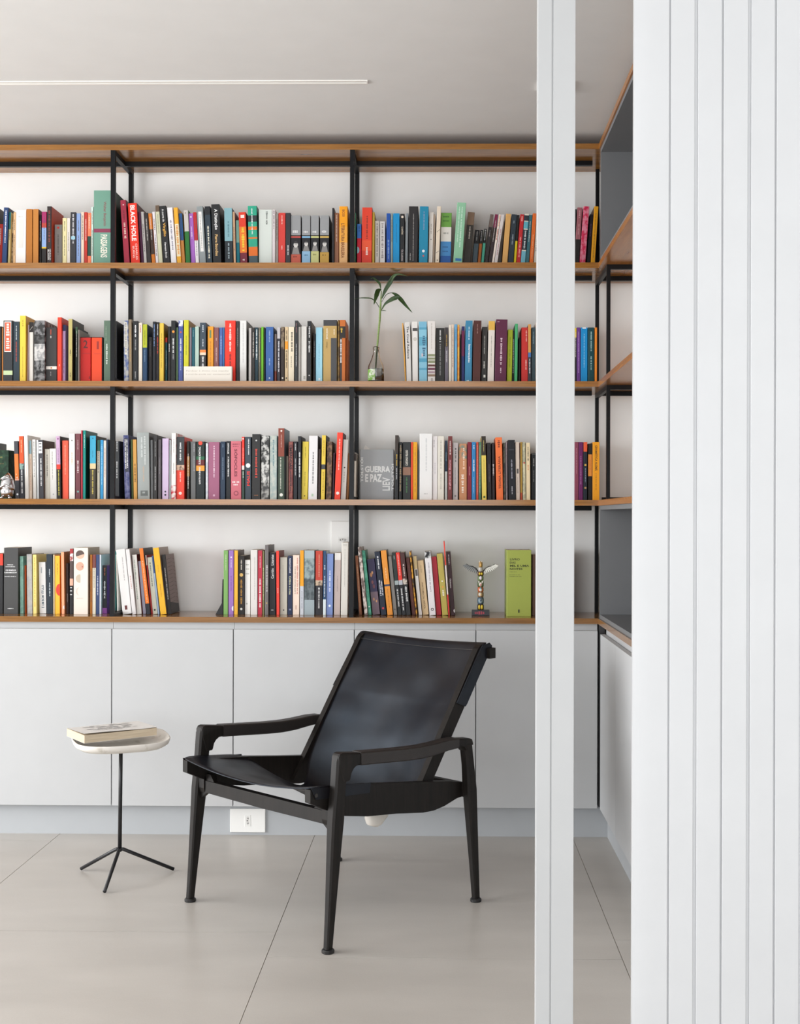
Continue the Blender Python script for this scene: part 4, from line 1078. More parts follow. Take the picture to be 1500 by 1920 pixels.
def make_book(g, top, vy, cols, items, opts='', rough=GLOSS):
    x0, x1, zs, lift, H, d, ys, X0, X1, dX = [g[k] for k in ('x0', 'x1', 'zs', 'lift', 'H', 'd', 'ys', 'X0', 'X1', 'dX')]
    th = math.atan2(dX, H)
    T = max(0.0045, (X1 - X0) * math.cos(th))
    Hh = H / math.cos(th) - abs(math.sin(th)) * T * 0.5
    zt = lambda v: (unpix((x0 + x1) / 2, v, Y=ys).z - zs) / H * Hh       # photo row -> height on the spine
    specs = cols.split('/')
    segs = []
    for s in specs[0].split(','):
        c, _, y_ = s.partition('@')
        segs.append((c, float(y_) if y_ else None))
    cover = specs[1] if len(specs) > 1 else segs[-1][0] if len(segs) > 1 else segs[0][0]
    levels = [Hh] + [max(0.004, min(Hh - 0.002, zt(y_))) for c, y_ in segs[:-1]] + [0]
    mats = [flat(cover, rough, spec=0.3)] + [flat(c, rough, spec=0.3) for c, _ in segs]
    # cover: U-shaped profile (seen from above), spine at y=0, open at the back
    t = 0.0009 if T < 0.02 else 0.0014
    ch = min(0.0012, T * 0.2)
    out = [(0, d), (0, ch), (ch, 0), (T - ch, 0), (T, ch), (T, d)]
    inn = [(T - t, d), (T - t, t + ch), (t, t + ch), (t, d)]
    prof = out + inn
    n = len(prof)
    vs, fs, mi = [], [], []
    for z in levels:
        vs += [(x, y, z) for x, y in prof]
    for k in range(len(levels) - 1):
        for i in range(n):
            a, b_ = k * n + i, k * n + (i + 1) % n
            fs.append((a, a + n, b_ + n, b_))
            mi.append(1 + k if 1 <= i <= 3 else 0)
    for base, flip in ((0, False), ((len(levels) - 1) * n, True)):
        for q in ((0, 1, 8, 9), (1, 2, 3, 4), (1, 4, 7, 8), (4, 5, 6, 7)):
            q = [base + i for i in q]
            fs.append(tuple(q[::-1] if flip else q))
            mi.append(0)
    o = mesh_obj('book', vs, fs, mats, None, mi)
    # page block
    lip = 0.0006
    hb = MB().box(t + 0.0001, T - t - 0.0001, t + ch + 0.0002, d - 0.0008, lip, Hh - lip)
    hb.build('page_block', PAGES, o)
    # print on the spine
    groups = {}
    cur = [0, 'spine_lettering']

    def grp(c):
        return groups.setdefault((cur[0], cur[1], c), MB())
    if items == 'a':
        base = segs[len(segs) // 2][0]
        c = 'e4e0d8' if lum(base) < 0.22 else '5c5650'
        H0, H1 = top + 6 + RND.random() * 8, vy - 12
        k = RND.random()
        hh = .22 if T > .012 else .34
        if k < .5:
            items = 'd,%s,%f,%f,%f,*' % (c, H0, H0 + (H1 - H0) * .6, hh)
        elif k < .8:
            items = 'd,%s,%f,%f,%f,*;d,%s,%f,%f,%f,*' % (c, H0, H0 + (H1 - H0) * .3, hh, c, H0 + (H1 - H0) * .42, H1, hh)
        else:
            items = 'd,%s,%f,%f,%f,*' % (c, H0 + 15, H1 - 8, hh)
    Y0 = -0.0003
    if items != '-':
        for li, it in enumerate(items.split(';')):
            f = it.split(',')
            y = Y0 - 0.00006 * li
            kd, c = f[0], f[1]
            cur[0], cur[1] = li, {'d': 'spine_lettering', 'u': 'spine_lettering', 'h': 'spine_lettering', 'B': 'spine_patch', 'L': 'spine_stroke'}.get(kd, 'spine_emblem' if kd in 'OCH' else 'spine_picture')
            if kd in 'duh':
                a, b_ = zt(float(f[2])), zt(float(f[3]))
                hf, _, xf = f[4].partition('@')
                hf = float(hf)
                xc = T * (float(xf) if xf else 0.5)
                s = f[5]
                if kd == 'h':
                    if s == '*':
                        put_marks(grp(c), (a + b_) / 2, xc - T * hf / 2, xc + T * hf / 2, abs(a - b_), y, horizontal=True)
                    else:
                        put_text(grp(c), s, xc, (a + b_) / 2, T * hf, abs(a - b_), y, 'h', 0.045 if T > 0.12 else 0.02)
                elif s == '*':
                    put_marks(grp(c), xc, a, b_, T * hf, y)
                else:
                    put_text(grp(c), s, xc, (a + b_) / 2, abs(a - b_), T * hf, y, kd, 0.03 if (s.isupper() and hf > .3) or T > .1 else 0.022)
            elif kd == 'B':
                a, b_ = zt(float(f[2])), zt(float(f[3]))
                xa, xb = float(f[4]) * T + 0.0004, float(f[5]) * T - 0.0004
                b_ = max(b_, 0.0005)
                grp(c).add([(xa, y, b_), (xb, y, b_), (xb, y, a), (xa, y, a)], [(0, 1, 2, 3)])
            elif kd in 'OCH':
                zc = zt(float(f[2]))
                r = float(f[3]) * T * (1 if kd == 'O' else 0.8)
                if kd == 'O':
                    pts = [(T / 2 + r * math.cos(q), y, zc + r * math.sin(q)) for q in [2 * PI * j / 14 for j in range(14)]]
                elif kd == 'C':   # half disc against the right edge
                    pts = [(T - 0.0008 - r * math.sin(q), y, zc + r * 1.6 * math.cos(q)) for q in [PI * j / 10 for j in range(11)]]
                else:             # half disc against the left edge
                    pts = [(0.0008 + r * math.sin(q), y, zc - r * 1.6 * math.cos(q)) for q in [PI * j / 10 for j in range(11)]]
                grp(c).add(pts if kd != 'C' else pts[::-1], [tuple(range(len(pts)))])
            elif kd == 'L':
                a, b_ = zt(float(f[2])), zt(float(f[3]))
                grp(c).add([(T * .1, y, b_), (T * .1, y, b_ + .0015), (T * .9, y, a), (T * .9, y, a - .0015)], [(0, 3, 2, 1)])
            elif kd == 'P':       # black and white head-and-shoulders picture
                a, b_ = zt(float(f[1])), zt(float(f[2]))
                zc, r = (a + b_) / 2 + (a - b_) * 0.1, T * 0.22
                grp('d4d2ce').add([(T / 2 + r * math.cos(q), y, zc + r * 1.35 * math.sin(q)) for q in [2 * PI * j / 16 for j in range(16)]], [tuple(range(16))])
                grp('8c8a88').add([(T * .12, y + .00002, b_ + .0006), (T * .88, y + .00002, b_ + .0006), (T * .72, y + .00002, zc - r * 1.1), (T * .28, y + .00002, zc - r * 1.1)], [(0, 1, 2, 3)])
                grp('3a3838').add([(T / 2 + r * math.cos(q), y - .00004, zc + r * 1.35 * math.sin(q) + r * .25) for q in [PI * .08 + PI * .84 * j / 8 for j in range(9)]], [tuple(range(9))])
                grp('5a5856').add([(T / 2 - r * .55, y - .00004, zc + r * .12), (T / 2 + r * .55, y - .00004, zc + r * .12), (T / 2 + r * .55, y - .00004, zc + r * .24), (T / 2 - r * .55, y - .00004, zc + r * .24)], [(0, 1, 2, 3)])
            elif kd == 'P2':      # loose figure shapes
                for (u, v, rr, hx) in ((.35, 1078, .16, 'c88858'), (.52, 1074, .12, 'd8a070'), (.42, 1092, .14, '8a4a50'), (.55, 1100, .16, '703848'), (.38, 1124, .12, 'c89070'), (.7, 1128, .1, 'd8a070')):
                    zc = zt(v)
                    grp(hx).add([(T * u + rr * T * math.cos(q), y, zc + rr * T * 1.8 * math.sin(q)) for q in [2 * PI * j / 10 for j in range(10)]], [tuple(range(10))])
            elif kd == 'F':       # four pictures shaped like moon phases
                for k, (v, cc, ph) in enumerate(((1040, '5c4a44', 1.0), (1062, 'd8a890', .9), (1085, 'c8b8a4', .1), (1109, 'd8ccc0', -.6))):
                    zc, r = zt(v), T * .3
                    pts = [(T * .44 - r * math.sin(q), y, zc + r * math.cos(q)) for q in [PI * j / 12 for j in range(13)]]
                    pts += [(T * .44 + ph * r * math.sin(q), y, zc - r * math.cos(q)) for q in [PI * j / 12 for j in range(1, 12)]]
                    grp(cc).add(pts, [tuple(range(len(pts)))])
                    if k == 0:
                        grp('dcb8a0').add([(T * .44 + r * math.cos(q), y - .0001, zc + r * math.sin(q)) for q in [PI * 1.15 + PI * .9 * j / 10 for j in range(11)]], [tuple(range(11))])
                    if k == 1:
                        grp('b04a48').add([(T * .6 + .12 * r * math.cos(q), y - .0001, zc - r * .1 + .16 * r * math.sin(q)) for q in [2 * PI * j / 8 for j in range(8)]], [tuple(range(8))])
                put_marks(grp('b8aca0'), zt(1122), T * .2, T * .7, .0025, y, horizontal=True)
    for (li, nm, c), g_ in groups.items():
        g_.build(nm, flat(c, 0.5), o)
    if 'grid' in opts:      # printed lattice on the visible front cover
        gm = MB()
        for k in range(13):
            z = Hh * (0.12 + 0.066 * k)
            gm.add([(T + .0003, d * .06, z), (T + .0003, d * .62, z + .004), (T + .0003, d * .62, z + .0052), (T + .0003, d * .06, z + .0012)], [(0, 1, 2, 3)])
            gm.add([(T + .0003, d * .74, z + .002), (T + .0003, d * .97, z - .004), (T + .0003, d * .97, z - .0028), (T + .0003, d * .74, z + .0032)], [(0, 1, 2, 3)])
        gm.add([(T + .0002, d * .02, 0.001), (T + .0002, d * .98, 0.001), (T + .0002, d * .98, Hh * .14), (T + .0002, d * .02, Hh * .2)], [(0, 1, 2, 3)])
        gm.build('cover_print', flat('2a2422', 0.5), o)
    # place: leaning books stand on one lower edge
    piv = 0.0 if th <= 0 else T
    base_x = X0 if th <= 0 else X1
    R = Matrix.Rotation(th, 4, 'Y')
    o.matrix_world = Matrix.Translation((base_x, ys, zs + lift)) @ R @ Matrix.Translation((-piv, 0, 0))
    return o


LABELS = {}
prev = None
ALLB = []
for row, txt in ROWS.items():
    shelf, ri = WHERE[row]
    prev = None
    lines = [(l.split('|') + [''] * 6)[:6] for l in txt.strip().split('\n')]
    geos = []
    for f in lines:
        x0, x1, top, lean = [float(v) for v in f[0].split()]
        geos.append(book_geo(row, ZS[ri + 1], VIS_Y[row], x0, x1, top, lean, f[5]))
    resolve(geos)
    GEO.extend(geos)
    for f, g in zip(lines, geos):
        x0, x1, top, lean = [float(v) for v in f[0].split()]
        ob = make_book(g, top, VIS_Y[row], f[1], f[2], f[5])
        short, extra = f[3], f[4]
        size = ''
        ex = []
        for wd in extra.split(' '):
            ex.append(wd)
        adj = ('slim', 'thin', 'thick', 'tall', 'short', 'very', 'wide', 'slipcase', 'volume')
        extra = extra.replace('unseen', '').strip()
        if row == 'lowest' and extra == 'leaning':
            desc = 'leaning %s book' % short
        elif extra in ('slim', 'thin', 'thick', 'tall', 'short', 'very thin', 'thick tall', 'tall thick', 'very thick tall', 'leaning thin'):
            desc = '%s %s book' % (extra, short)
        elif extra.startswith('wide slipcase'):
            desc = 'wide %s slipcase %s' % (short, extra[14:])
        elif extra == 'portrait':
            desc = '%s book with portrait' % short
        elif extra:
            desc = '%s book %s' % (short, extra if extra.split()[0] in ('with', 'titled', 'partly', 'leaning,', 'right', 'volume', 'tall,') else 'with ' + extra)
        else:
            desc = '%s book' % short
        if prev:
            label = '%s, right of the %s one, %s %s' % (desc, prev, shelf, bay((x0 + x1) / 2))
        else:
            label = '%s, first from the left on the %s' % (desc, shelf)
        if 'titled' in desc or 'volume numbered' in desc:
            label = '%s, %s %s' % (desc, shelf, bay((x0 + x1) / 2))
        words = label.split()
        if len(words) > 16:
            label = '%s, right of %s, %s' % (desc, prev, shelf)
            words = label.split()
        if len(words) > 16:
            print('LONG', label)
        if label in LABELS:
            print('DUP', label)
        LABELS[label] = 1
        tag(ob, label, 'book', 'books on the %s' % shelf)
        ALLB.append((row, (x0 + x1) / 2, ob))
        prev = short
print('books', len(ALLB))

# ---------------------------------------------------------------- black slipcase around volumes 1 and 2
vb = [g for g in GEO if g['row'] == 'second' and 149 < g['x0'] < 175]
xa_, xb_ = vb[0]['X0'] - 0.0008, vb[1]['X1'] + 0.0008
yf_ = min(g['ys'] for g in vb)
z0 = ZS[2] + 0.0002
zt_ = ZS[2] + max(g['H'] for g in vb) + 0.0012
sc_ = MB()
sc_.box(xa_ - 0.0018, xa_, yf_, 4.957, z0, zt_ + 0.0015).box(xb_, xb_ + 0.0018, yf_, 4.957, z0, zt_ + 0.0015)
sc_.box(xa_, xb_, yf_, 4.957, zt_, zt_ + 0.0015).box(xa_, xb_, 4.9555, 4.957, z0, zt_)
tag(sc_.build('slipcase', flat('24211f', 0.5)), 'thin black slipcase holding red volumes 2 and 1, second shelf left bay', 'slipcase')

# ---------------------------------------------------------------- white lettered block in front of the books
a, c = unpix(344.5, 687, Y=4.73), unpix(434.5, 712, Y=4.73)
zb = ZS[2] + 0.0004
blk = empty('word_block', ((a.x + c.x) / 2, 4.73, zb), 'small off-white block with two typed lines, leaning before the books on the second shelf', 'ornament')
W_, H_ = (c.x - a.x), unpix(390, 687, Y=4.73).z - zb
MB().box(-W_ / 2, W_ / 2, 0, 0.022, 0, H_, b=0.0008).build('block', flat('e9e4da', 0.6, bump=0.05), blk)
m_ = MB()
put_text(m_, 'Perdoar é divino mas mandar', 0, H_ * 0.72, W_ * 0.90, 0.0052, -0.0003)
put_text(m_, 'à merda pode ser sensacional!', 0.0005, H_ * 0.50, W_ * 0.92, 0.0062, -0.0003)
m_.build('lettering', flat('b5aca0', 0.6), blk)

# ---------------------------------------------------------------- bookend
p = unpix(404, 1150, Y=4.80)
q = unpix(418.5, 1150, Y=4.80)
be = MB()
zb = ZS[4] + 0.0004
be.prism([(p.x, zb), (q.x - 0.0015, zb), (q.x - 0.0015, zb + 0.14), (q.x - 0.003, zb + 0.14), (q.x - 0.006, zb + 0.045)], lambda t_, k: (t_[0], 4.80 + 0.012 * k, t_[1]))
be.box(q.x - 0.0025, q.x - 0.0008, 4.80, 4.93, zb, zb + 0.14)
be.box(p.x, q.x, 4.812, 4.93, zb, zb + 0.0015)
tag(be.build('bookend', flat('1a1a1c', 0.5)), 'black metal bookend beside the green book on the lowest shelf', 'bookend')

# ---------------------------------------------------------------- bottle with a cut plant
PY = 4.79


def P(u, v, dy=0.0):
    w_ = unpix(u, v, Y=PY + dy)
    return w_


zb = ZS[2] + 0.0004
bx = P(705, 700).x
zt_ = P(705, 650).z
hB = zt_ - zb
bot = empty('glass_bottle', (bx, PY, zb), 'small clear glass bottle with a paper label, holding the plant cutting', 'bottle')
glass, nt, b = newmat('clear_glass')
b.inputs['Transmission Weight'].default_value = 1.0
b.inputs['Roughness'].default_value = 0.01
b.inputs['IOR'].default_value = 1.45
b.inputs['Base Color'].default_value = (0.97, 0.98, 0.96, 1)
R0 = 0.032
prof = [(0.0, 0), (R0 - 0.003, 0), (R0, 0.004), (R0, hB * 0.42), (R0 * 0.93, hB * 0.50), (R0 * 0.6, hB * 0.66), (R0 * 0.40, hB * 0.80), (R0 * 0.34, hB * 0.92), (R0 * 0.40, hB * 0.93), (R0 * 0.40, hB * 0.99), (R0 * 0.36, hB)]
tw = 0.0022
inner = [(R0 * 0.36 - tw * 0.8, hB), (R0 * 0.34 - tw * 0.8, hB * 0.92), (R0 * 0.40 - tw, hB * 0.80), (R0 * 0.6 - tw, hB * 0.66), (R0 * 0.93 - tw, hB * 0.50), (R0 - tw, hB * 0.42), (R0 - tw, 0.007), (0.0, 0.006)]
prof2 = [(max(r, 0.0001), z) for r, z in prof + inner]
m_ = MB().lathe(prof2, n=40, caps=False)
m_.build('glass', glass, bot, smooth=True)
water, nt, b = newmat('water')
b.inputs['Transmission Weight'].default_value = 1.0
b.inputs['Roughness'].default_value = 0.0
b.inputs['IOR'].default_value = 1.33
MB().lathe([(0.0001, 0.0063), (R0 - tw - 0.0003, 0.0073), (R0 - tw - 0.0003, hB * 0.40), (0.0001, hB * 0.40)], n=40).build('water', water, bot, smooth=False)
lb = MB()
n = 14
vs, fs = [], []
for k in range(n + 1):
    q = PI * (1.06 + 0.42 * k / n)
    for z in (0.012, hB * 0.38):
        vs.append(((R0 + 0.0004) * math.cos(q), (R0 + 0.0004) * math.sin(q), z))
fs = [(2 * k, 2 * k + 2, 2 * k + 3, 2 * k + 1) for k in range(n)]
o = mesh_obj('paper_label', vs, fs, flat('d9dfcf~7fb04c', 0.7), bot)
so = o.modifiers.new('thickness', 'SOLIDIFY')
so.thickness = 0.0003

pl = empty('plant_cutting', (bx, PY, zb + 0.01), 'leafy green plant cutting standing in the glass bottle', 'plant')
GRN = streaky('leaf_green', '24391d', '42622f', (40, 40, 25), 0.42, 0.2)
STEM = streaky('stem_green', '6d8a45', '93a866', (60, 60, 180), 0.5, 0.2)
stem_px = [(703, 704), (705, 680), (707, 655), (709, 630), (712, 600), (713, 580), (714, 565), (715, 545)]
pts = [P(u, v) for u, v in stem_px]
pts[0].z = zb + 0.012
child(MB().tube(pts, [.0032, .0036, .0036, .0038, .0042, .0046, .0032, .0018], 10).build('stem', STEM, pl, smooth=True))


def leaf(path, width, dy, name='leaf'):
    """path: px midrib points, width: half widths in metres, dy: depth offsets"""
    n_ = len(path)
    mid = [P(u, v, d_) for (u, v), d_ in zip(path, dy)]
    # resample with Catmull-Rom
    M, Wd = [], []
    for i in range(n_ - 1):
        p0, p1, p2, p3 = mid[max(i - 1, 0)], mid[i], mid[i + 1], mid[min(i + 2, n_ - 1)]
        for k in range(4):
            t_ = k / 4
            M.append(0.5 * ((2 * p1) + (p2 - p0) * t_ + (2 * p0 - 5 * p1 + 4 * p2 - p3) * t_ * t_ + (3 * p1 - p0 - 3 * p2 + p3) * t_ ** 3))
            Wd.append(width[i] * (1 - t_) + width[i + 1] * t_)
    M.append(mid[-1])
    Wd.append(width[-1])
    vs, fs = [], []
    for i, p_ in enumerate(M):
        tg = (M[min(i + 1, len(M) - 1)] - M[max(i - 1, 0)]).normalized()
        side = tg.cross(Vector((0.15, -1, 0.1))).normalized()
        nrm = side.cross(tg)
        for s_ in (-1, -0.5, 0, 0.5, 1):
            vs.append(p_ + side * Wd[i] * s_ + nrm * (-0.35 * Wd[i] * (1 - abs(s_)) ** 1.0))
    for i in range(len(M) - 1):
        for k in range(4):
            a_ = i * 5 + k
            fs.append((a_, a_ + 1, a_ + 6, a_ + 5))
    o = mesh_obj(name, vs, fs, GRN, pl, smooth=True)
    s_ = o.modifiers.new('thickness', 'SOLIDIFY')
    s_.thickness = 0.0005
    return child(o)


mm = 0.001
leaf([(716, 560), (722, 545), (731, 530), (738, 518), (748, 514), (764, 518)], [1 * mm, 7 * mm, 9 * mm, 6 * mm, 3 * mm, .2 * mm], [0, -.005, -.01, -.02, -.03, -.05])
leaf([(714, 541), (712, 532), (706, 526), (700, 521), (695, 523)], [1 * mm, 4.5 * mm, 4 * mm, 2 * mm, .2 * mm], [0, -.005, -.01, -.015, -.02])
leaf([(715, 542), (709, 545), (706, 553), (703, 564), (701, 571)], [1.5 * mm, 9 * mm, 9 * mm, 4 * mm, .3 * mm], [0, -.015, -.03, -.04, -.045])
leaf([(712, 578), (706, 568), (697, 560), (685, 558.5), (672, 559), (663, 562)], [1 * mm, 1.2 * mm, 2 * mm, 2.2 * mm, 1.2 * mm, .2 * mm], [0, -.01, -.02, -.03, -.04, -.05])
leaf([(715, 582), (722, 570), (733, 562), (742, 558), (750, 556)], [1 * mm, 4 * mm, 8 * mm, 9 * mm, 3 * mm], [0, -.02, -.03, -.03, -.03])
leaf([(716, 566), (724, 553), (734, 549), (743, 553), (752, 562), (762, 574), (773, 586)], [.8 * mm, 1 * mm, 1.2 * mm, 7 * mm, 8.5 * mm, 5 * mm, .3 * mm], [0, .01, .02, .02, .01, 0, -.01])
leaf([(715, 583), (719, 582), (724, 583)], [.6 * mm, 1.4 * mm, .3 * mm], [0, -.005, -.01])

# ---------------------------------------------------------------- shiny silver figurine
CHROME = flat('d8d8da', 0.16, metal=1.0)
fy = 4.745
zb = ZS[3] + 0.0004
cx_ = unpix(13.5, 920, Y=fy)
fg = empty('silver_figurine', (cx_.x, fy, zb), 'shiny silver figurine of a hooded round figure, third shelf at the left edge', 'figurine')
m_ = MB().lathe([(0.012, 0.006), (0.022, 0.012), (0.0255, 0.024), (0.0255, 0.034), (0.021, 0.05), (0.012, 0.064)], n=28)
m_.build('belly', CHROME, fg, smooth=True)
m_ = MB()
for k in (0, 2):
    rr, zz = ((0.031, 0.056), (0.029, 0.072), (0.022, 0.088), (0.0125, 0.101))[k]
    pts = [Vector((rr * math.cos(q_), -0.004 + rr * 0.8 * math.sin(q_), zz - rr * 0.55 * abs(math.cos(q_)))) for q_ in [PI + PI * j / 12 for j in range(13)]]
    m_.tube(pts, [0.003 + 0.0015 * math.sin(PI * j / 12) for j in range(13)], 8)
m_.lathe([(0.029, 0.034), (0.029, 0.05), (0.024, 0.072), (0.014, 0.092), (0.004, 0.104)], c=(0, 0.006, 0), n=24)
m_.build('hood', CHROME, fg, smooth=True)
for s_ in (-1, 1):
    MB().lathe([(0.003, 0), (0.0065, 0.002), (0.0065, 0.006), (0.002, 0.010)], c=(s_ * 0.016, -0.016, 0), n=14, sy=1.4).build('foot', CHROME, fg, smooth=True)

# ---------------------------------------------------------------- totem figurine
ty = 4.80
zb = ZS[4] + 0.0004
tc_ = unpix(901, 1150, Y=ty)
pxm = ty / F_PX
tm = empty('totem_figurine', (tc_.x, ty, zb), 'small painted totem pole figurine with spread wings on a black base', 'figurine')
bz = 10.5 * pxm
MB().box(-16.5 * pxm, 16.5 * pxm, -0.014, 0.016, 0, bz, b=0.0008).build('base', flat('33353a', 0.5), tm)
m_ = MB()
put_marks(m_, bz / 2, -11 * pxm, 11 * pxm, 0.012, -0.0145, horizontal=True)
m_.build('base_lettering', flat('a84050', 0.5), tm)
segs_ = [  # height px, radius px, colour, name
    (11, 6.2, '3a2c20', 'segment'), (13, 6.0, '4a5e6c', 'segment'), (10, 5.8, '8a6a48', 'segment'), (9, 5.6, 'b86038', 'segment'),
    (12, 5.8, '4a5a34', 'segment'), (9, 5.6, '6a7a50', 'segment'), (8, 5.8, '5a3820', 'segment'), (8, 4.6, 'b8b4ac', 'segment'), (11, 3.6, 'a8844c', 'head')]
z = bz
zs_ = []
for hpx, rpx, hc, nm in segs_:
    h_, r_ = hpx * pxm, rpx * pxm
    MB().lathe([(r_ * 0.86, z), (r_, z + h_ * 0.2), (r_, z + h_ * 0.75), (r_ * 0.84, z + h_ * 0.98)], n=18).build(nm, flat(hc, 0.45), tm, smooth=True)
    zs_.append((z, h_, r_))
    z += h_


def blob(x, zz, rx, rz, ry, yy, hc, nm='carving'):
    m_ = MB()
    rs = []
    for i in range(1, 6):
        q = -PI / 2 + PI * i / 6
        rs.append([(x + rx * math.cos(q) * math.cos(t_), yy + ry * math.sin(q), zz + rz * math.cos(q) * math.sin(t_)) for t_ in [2 * PI * j / 10 for j in range(10)]])
    m_.rings(rs)
    return m_.build(nm, flat(hc, 0.4), tm, smooth=True)


q = pxm
yo = -5.4 * q
blob(-2.4 * q, zs_[0][0] + 5.5 * q, 2.2 * q, 4.6 * q, 1.6 * q, yo, 'dcbc2c')
blob(2.4 * q, zs_[0][0] + 5.5 * q, 2.2 * q, 4.6 * q, 1.6 * q, yo, 'dcbc2c')
blob(0, zs_[1][0] + 6.5 * q, 4.0 * q, 5.0 * q, 1.6 * q, yo, '9cb0b8')
blob(0, zs_[1][0] + 8 * q, 2.4 * q, 3.6 * q, 1.8 * q, yo - .8 * q, '5c6c78')
blob(-.5 * q, zs_[2][0] + 5 * q, 3.6 * q, 3.8 * q, 1.8 * q, yo, 'd4cec0')
blob(.6 * q, zs_[2][0] + 5 * q, 1.4 * q, 2.2 * q, 1.4 * q, yo - 1.4 * q, 'd8a858')
blob(0, zs_[3][0] + 3.5 * q, 2.6 * q, 3 * q, 1.8 * q, yo, 'e0dcd4')
blob(0, zs_[3][0] + 6.5 * q, 1.6 * q, 2.2 * q, 1.8 * q, yo - .3 * q, '5aa0b4')
blob(0, zs_[4][0] + 5 * q, 3 * q, 4.4 * q, 1.8 * q, yo, 'd8c8bc')
blob(0, zs_[4][0] + 4 * q, 1.4 * q, 1.8 * q, 1.2 * q, yo - 1.6 * q, 'c07068')
for s_ in (-1, 1):
    blob(s_ * 3.2 * q, zs_[4][0] + 9.5 * q, 1.2 * q, 2.6 * q, 1.4 * q, yo + .6 * q, 'ece8e0')
blob(0, zs_[5][0] + 5 * q, 2.6 * q, 3.6 * q, 1.6 * q, yo, 'dcd0dc')
blob(-1.9 * q, zs_[6][0] + 4 * q, 1.8 * q, 2.6 * q, 1.6 * q, yo, 'e4c830')
blob(1.9 * q, zs_[6][0] + 4 * q, 1.8 * q, 2.6 * q, 1.6 * q, yo, 'e4c830')
blob(0, zs_[8][0] + 4.5 * q, 1.3 * q, 3.4 * q, 2 * q, -3.8 * q, 'e0b460', 'beak')
for s_ in (-1, 1):
    blob(s_ * 2 * q, zs_[8][0] + 10.5 * q, 1.1 * q, 1.8 * q, 1.2 * q, -2 * q, 'dcd4c4')
wz = zs_[6][0] + 9 * q
for s_ in (-1, 1):
    m_ = MB()
    arc = [(5 * q, wz - 1 * q), (9 * q, wz + 4.5 * q), (15 * q, wz + 8 * q), (21 * q, wz + 9 * q), (27 * q, wz + 13 * q)]
    m_.tube([Vector((s_ * x_, 0.001, z_)) for x_, z_ in arc], [1.5 * q, 1.4 * q, 1.2 * q, 1.0 * q, .6 * q], 8)
    w_ = m_.build('wing', flat('3c3c3c' if s_ < 0 else '6a6660', 0.35, metal=0.5), tm, smooth=True)
    for k in range(9):
        t_ = k / 8
        x_ = 7 * q + 19 * q * t_
        z_ = wz + 2 * q + (9.5 * q) * (t_ ** 0.7)
        L_ = (8 + 2 * math.sin(PI * t_)) * q
        ang = math.radians(-78 + 58 * t_)
        dx_, dz_ = math.cos(ang) * L_, math.sin(ang) * L_
        nx_, nz_ = -math.sin(ang) * q * 1.05, math.cos(ang) * q * 1.05
        f_ = MB()
        poly = [(x_ + nx_, z_ + nz_), (x_ + dx_ * .8 + nx_, z_ + dz_ * .8 + nz_), (x_ + dx_, z_ + dz_), (x_ + dx_ * .8 - nx_, z_ + dz_ * .8 - nz_), (x_ - nx_, z_ - nz_)]
        f_.prism([(s_ * a_, b_) for a_, b_ in poly], lambda p_, k_: (p_[0], -0.001 + 0.0022 * k_, p_[1]))
        f_.build('feather', flat('5a5c5c' if s_ < 0 else 'd8d6cc', 0.3, metal=0.3), w_)

# ---------------------------------------------------------------- armchair
CO = Vector((-0.323, 3.457, 0))
AH = Vector((-0.735, 0.678, 0)).normalized()      # across the seat, towards the far side
BH = Vector((0.678, 0.735, 0)).normalized()       # from the front legs to the rear legs
chair = bpy.data.objects.new('armchair', None)
COL.objects.link(chair)
ctr = CO + AH * 0.335 + BH * 0.325
chair.location = ctr
chair.rotation_euler = (0, 0, math.atan2(AH.y, AH.x))
tag(chair, 'low armchair with dark stained wood frame and black leather sling seat, facing left', 'armchair')
CW = 0.668


def C(w_, d_, z_):
    """chair coordinates (across, front-to-back, up) to the chair's local space; local x = AH, y = -BH"""
    return Vector((w_ - 0.335, -(d_ - 0.325), z_))


def loft(secs, n_round=True, b=0.18):
    """secs: (w, d, z, half_w, half_d) -> chamfered rectangular sections"""
    rs = []
    for w_, d_, z_, hw, hd in secs:
        c_ = min(hw, hd) * b * 2
        pts = [(-hw + c_, -hd), (hw - c_, -hd), (hw, -hd + c_), (hw, hd - c_), (hw - c_, hd), (-hw + c_, hd), (-hw, hd - c_), (-hw, -hd + c_)]
        rs.append([C(w_ + x, d_ + y, z_) for x, y in pts])
    return MB().rings(rs)


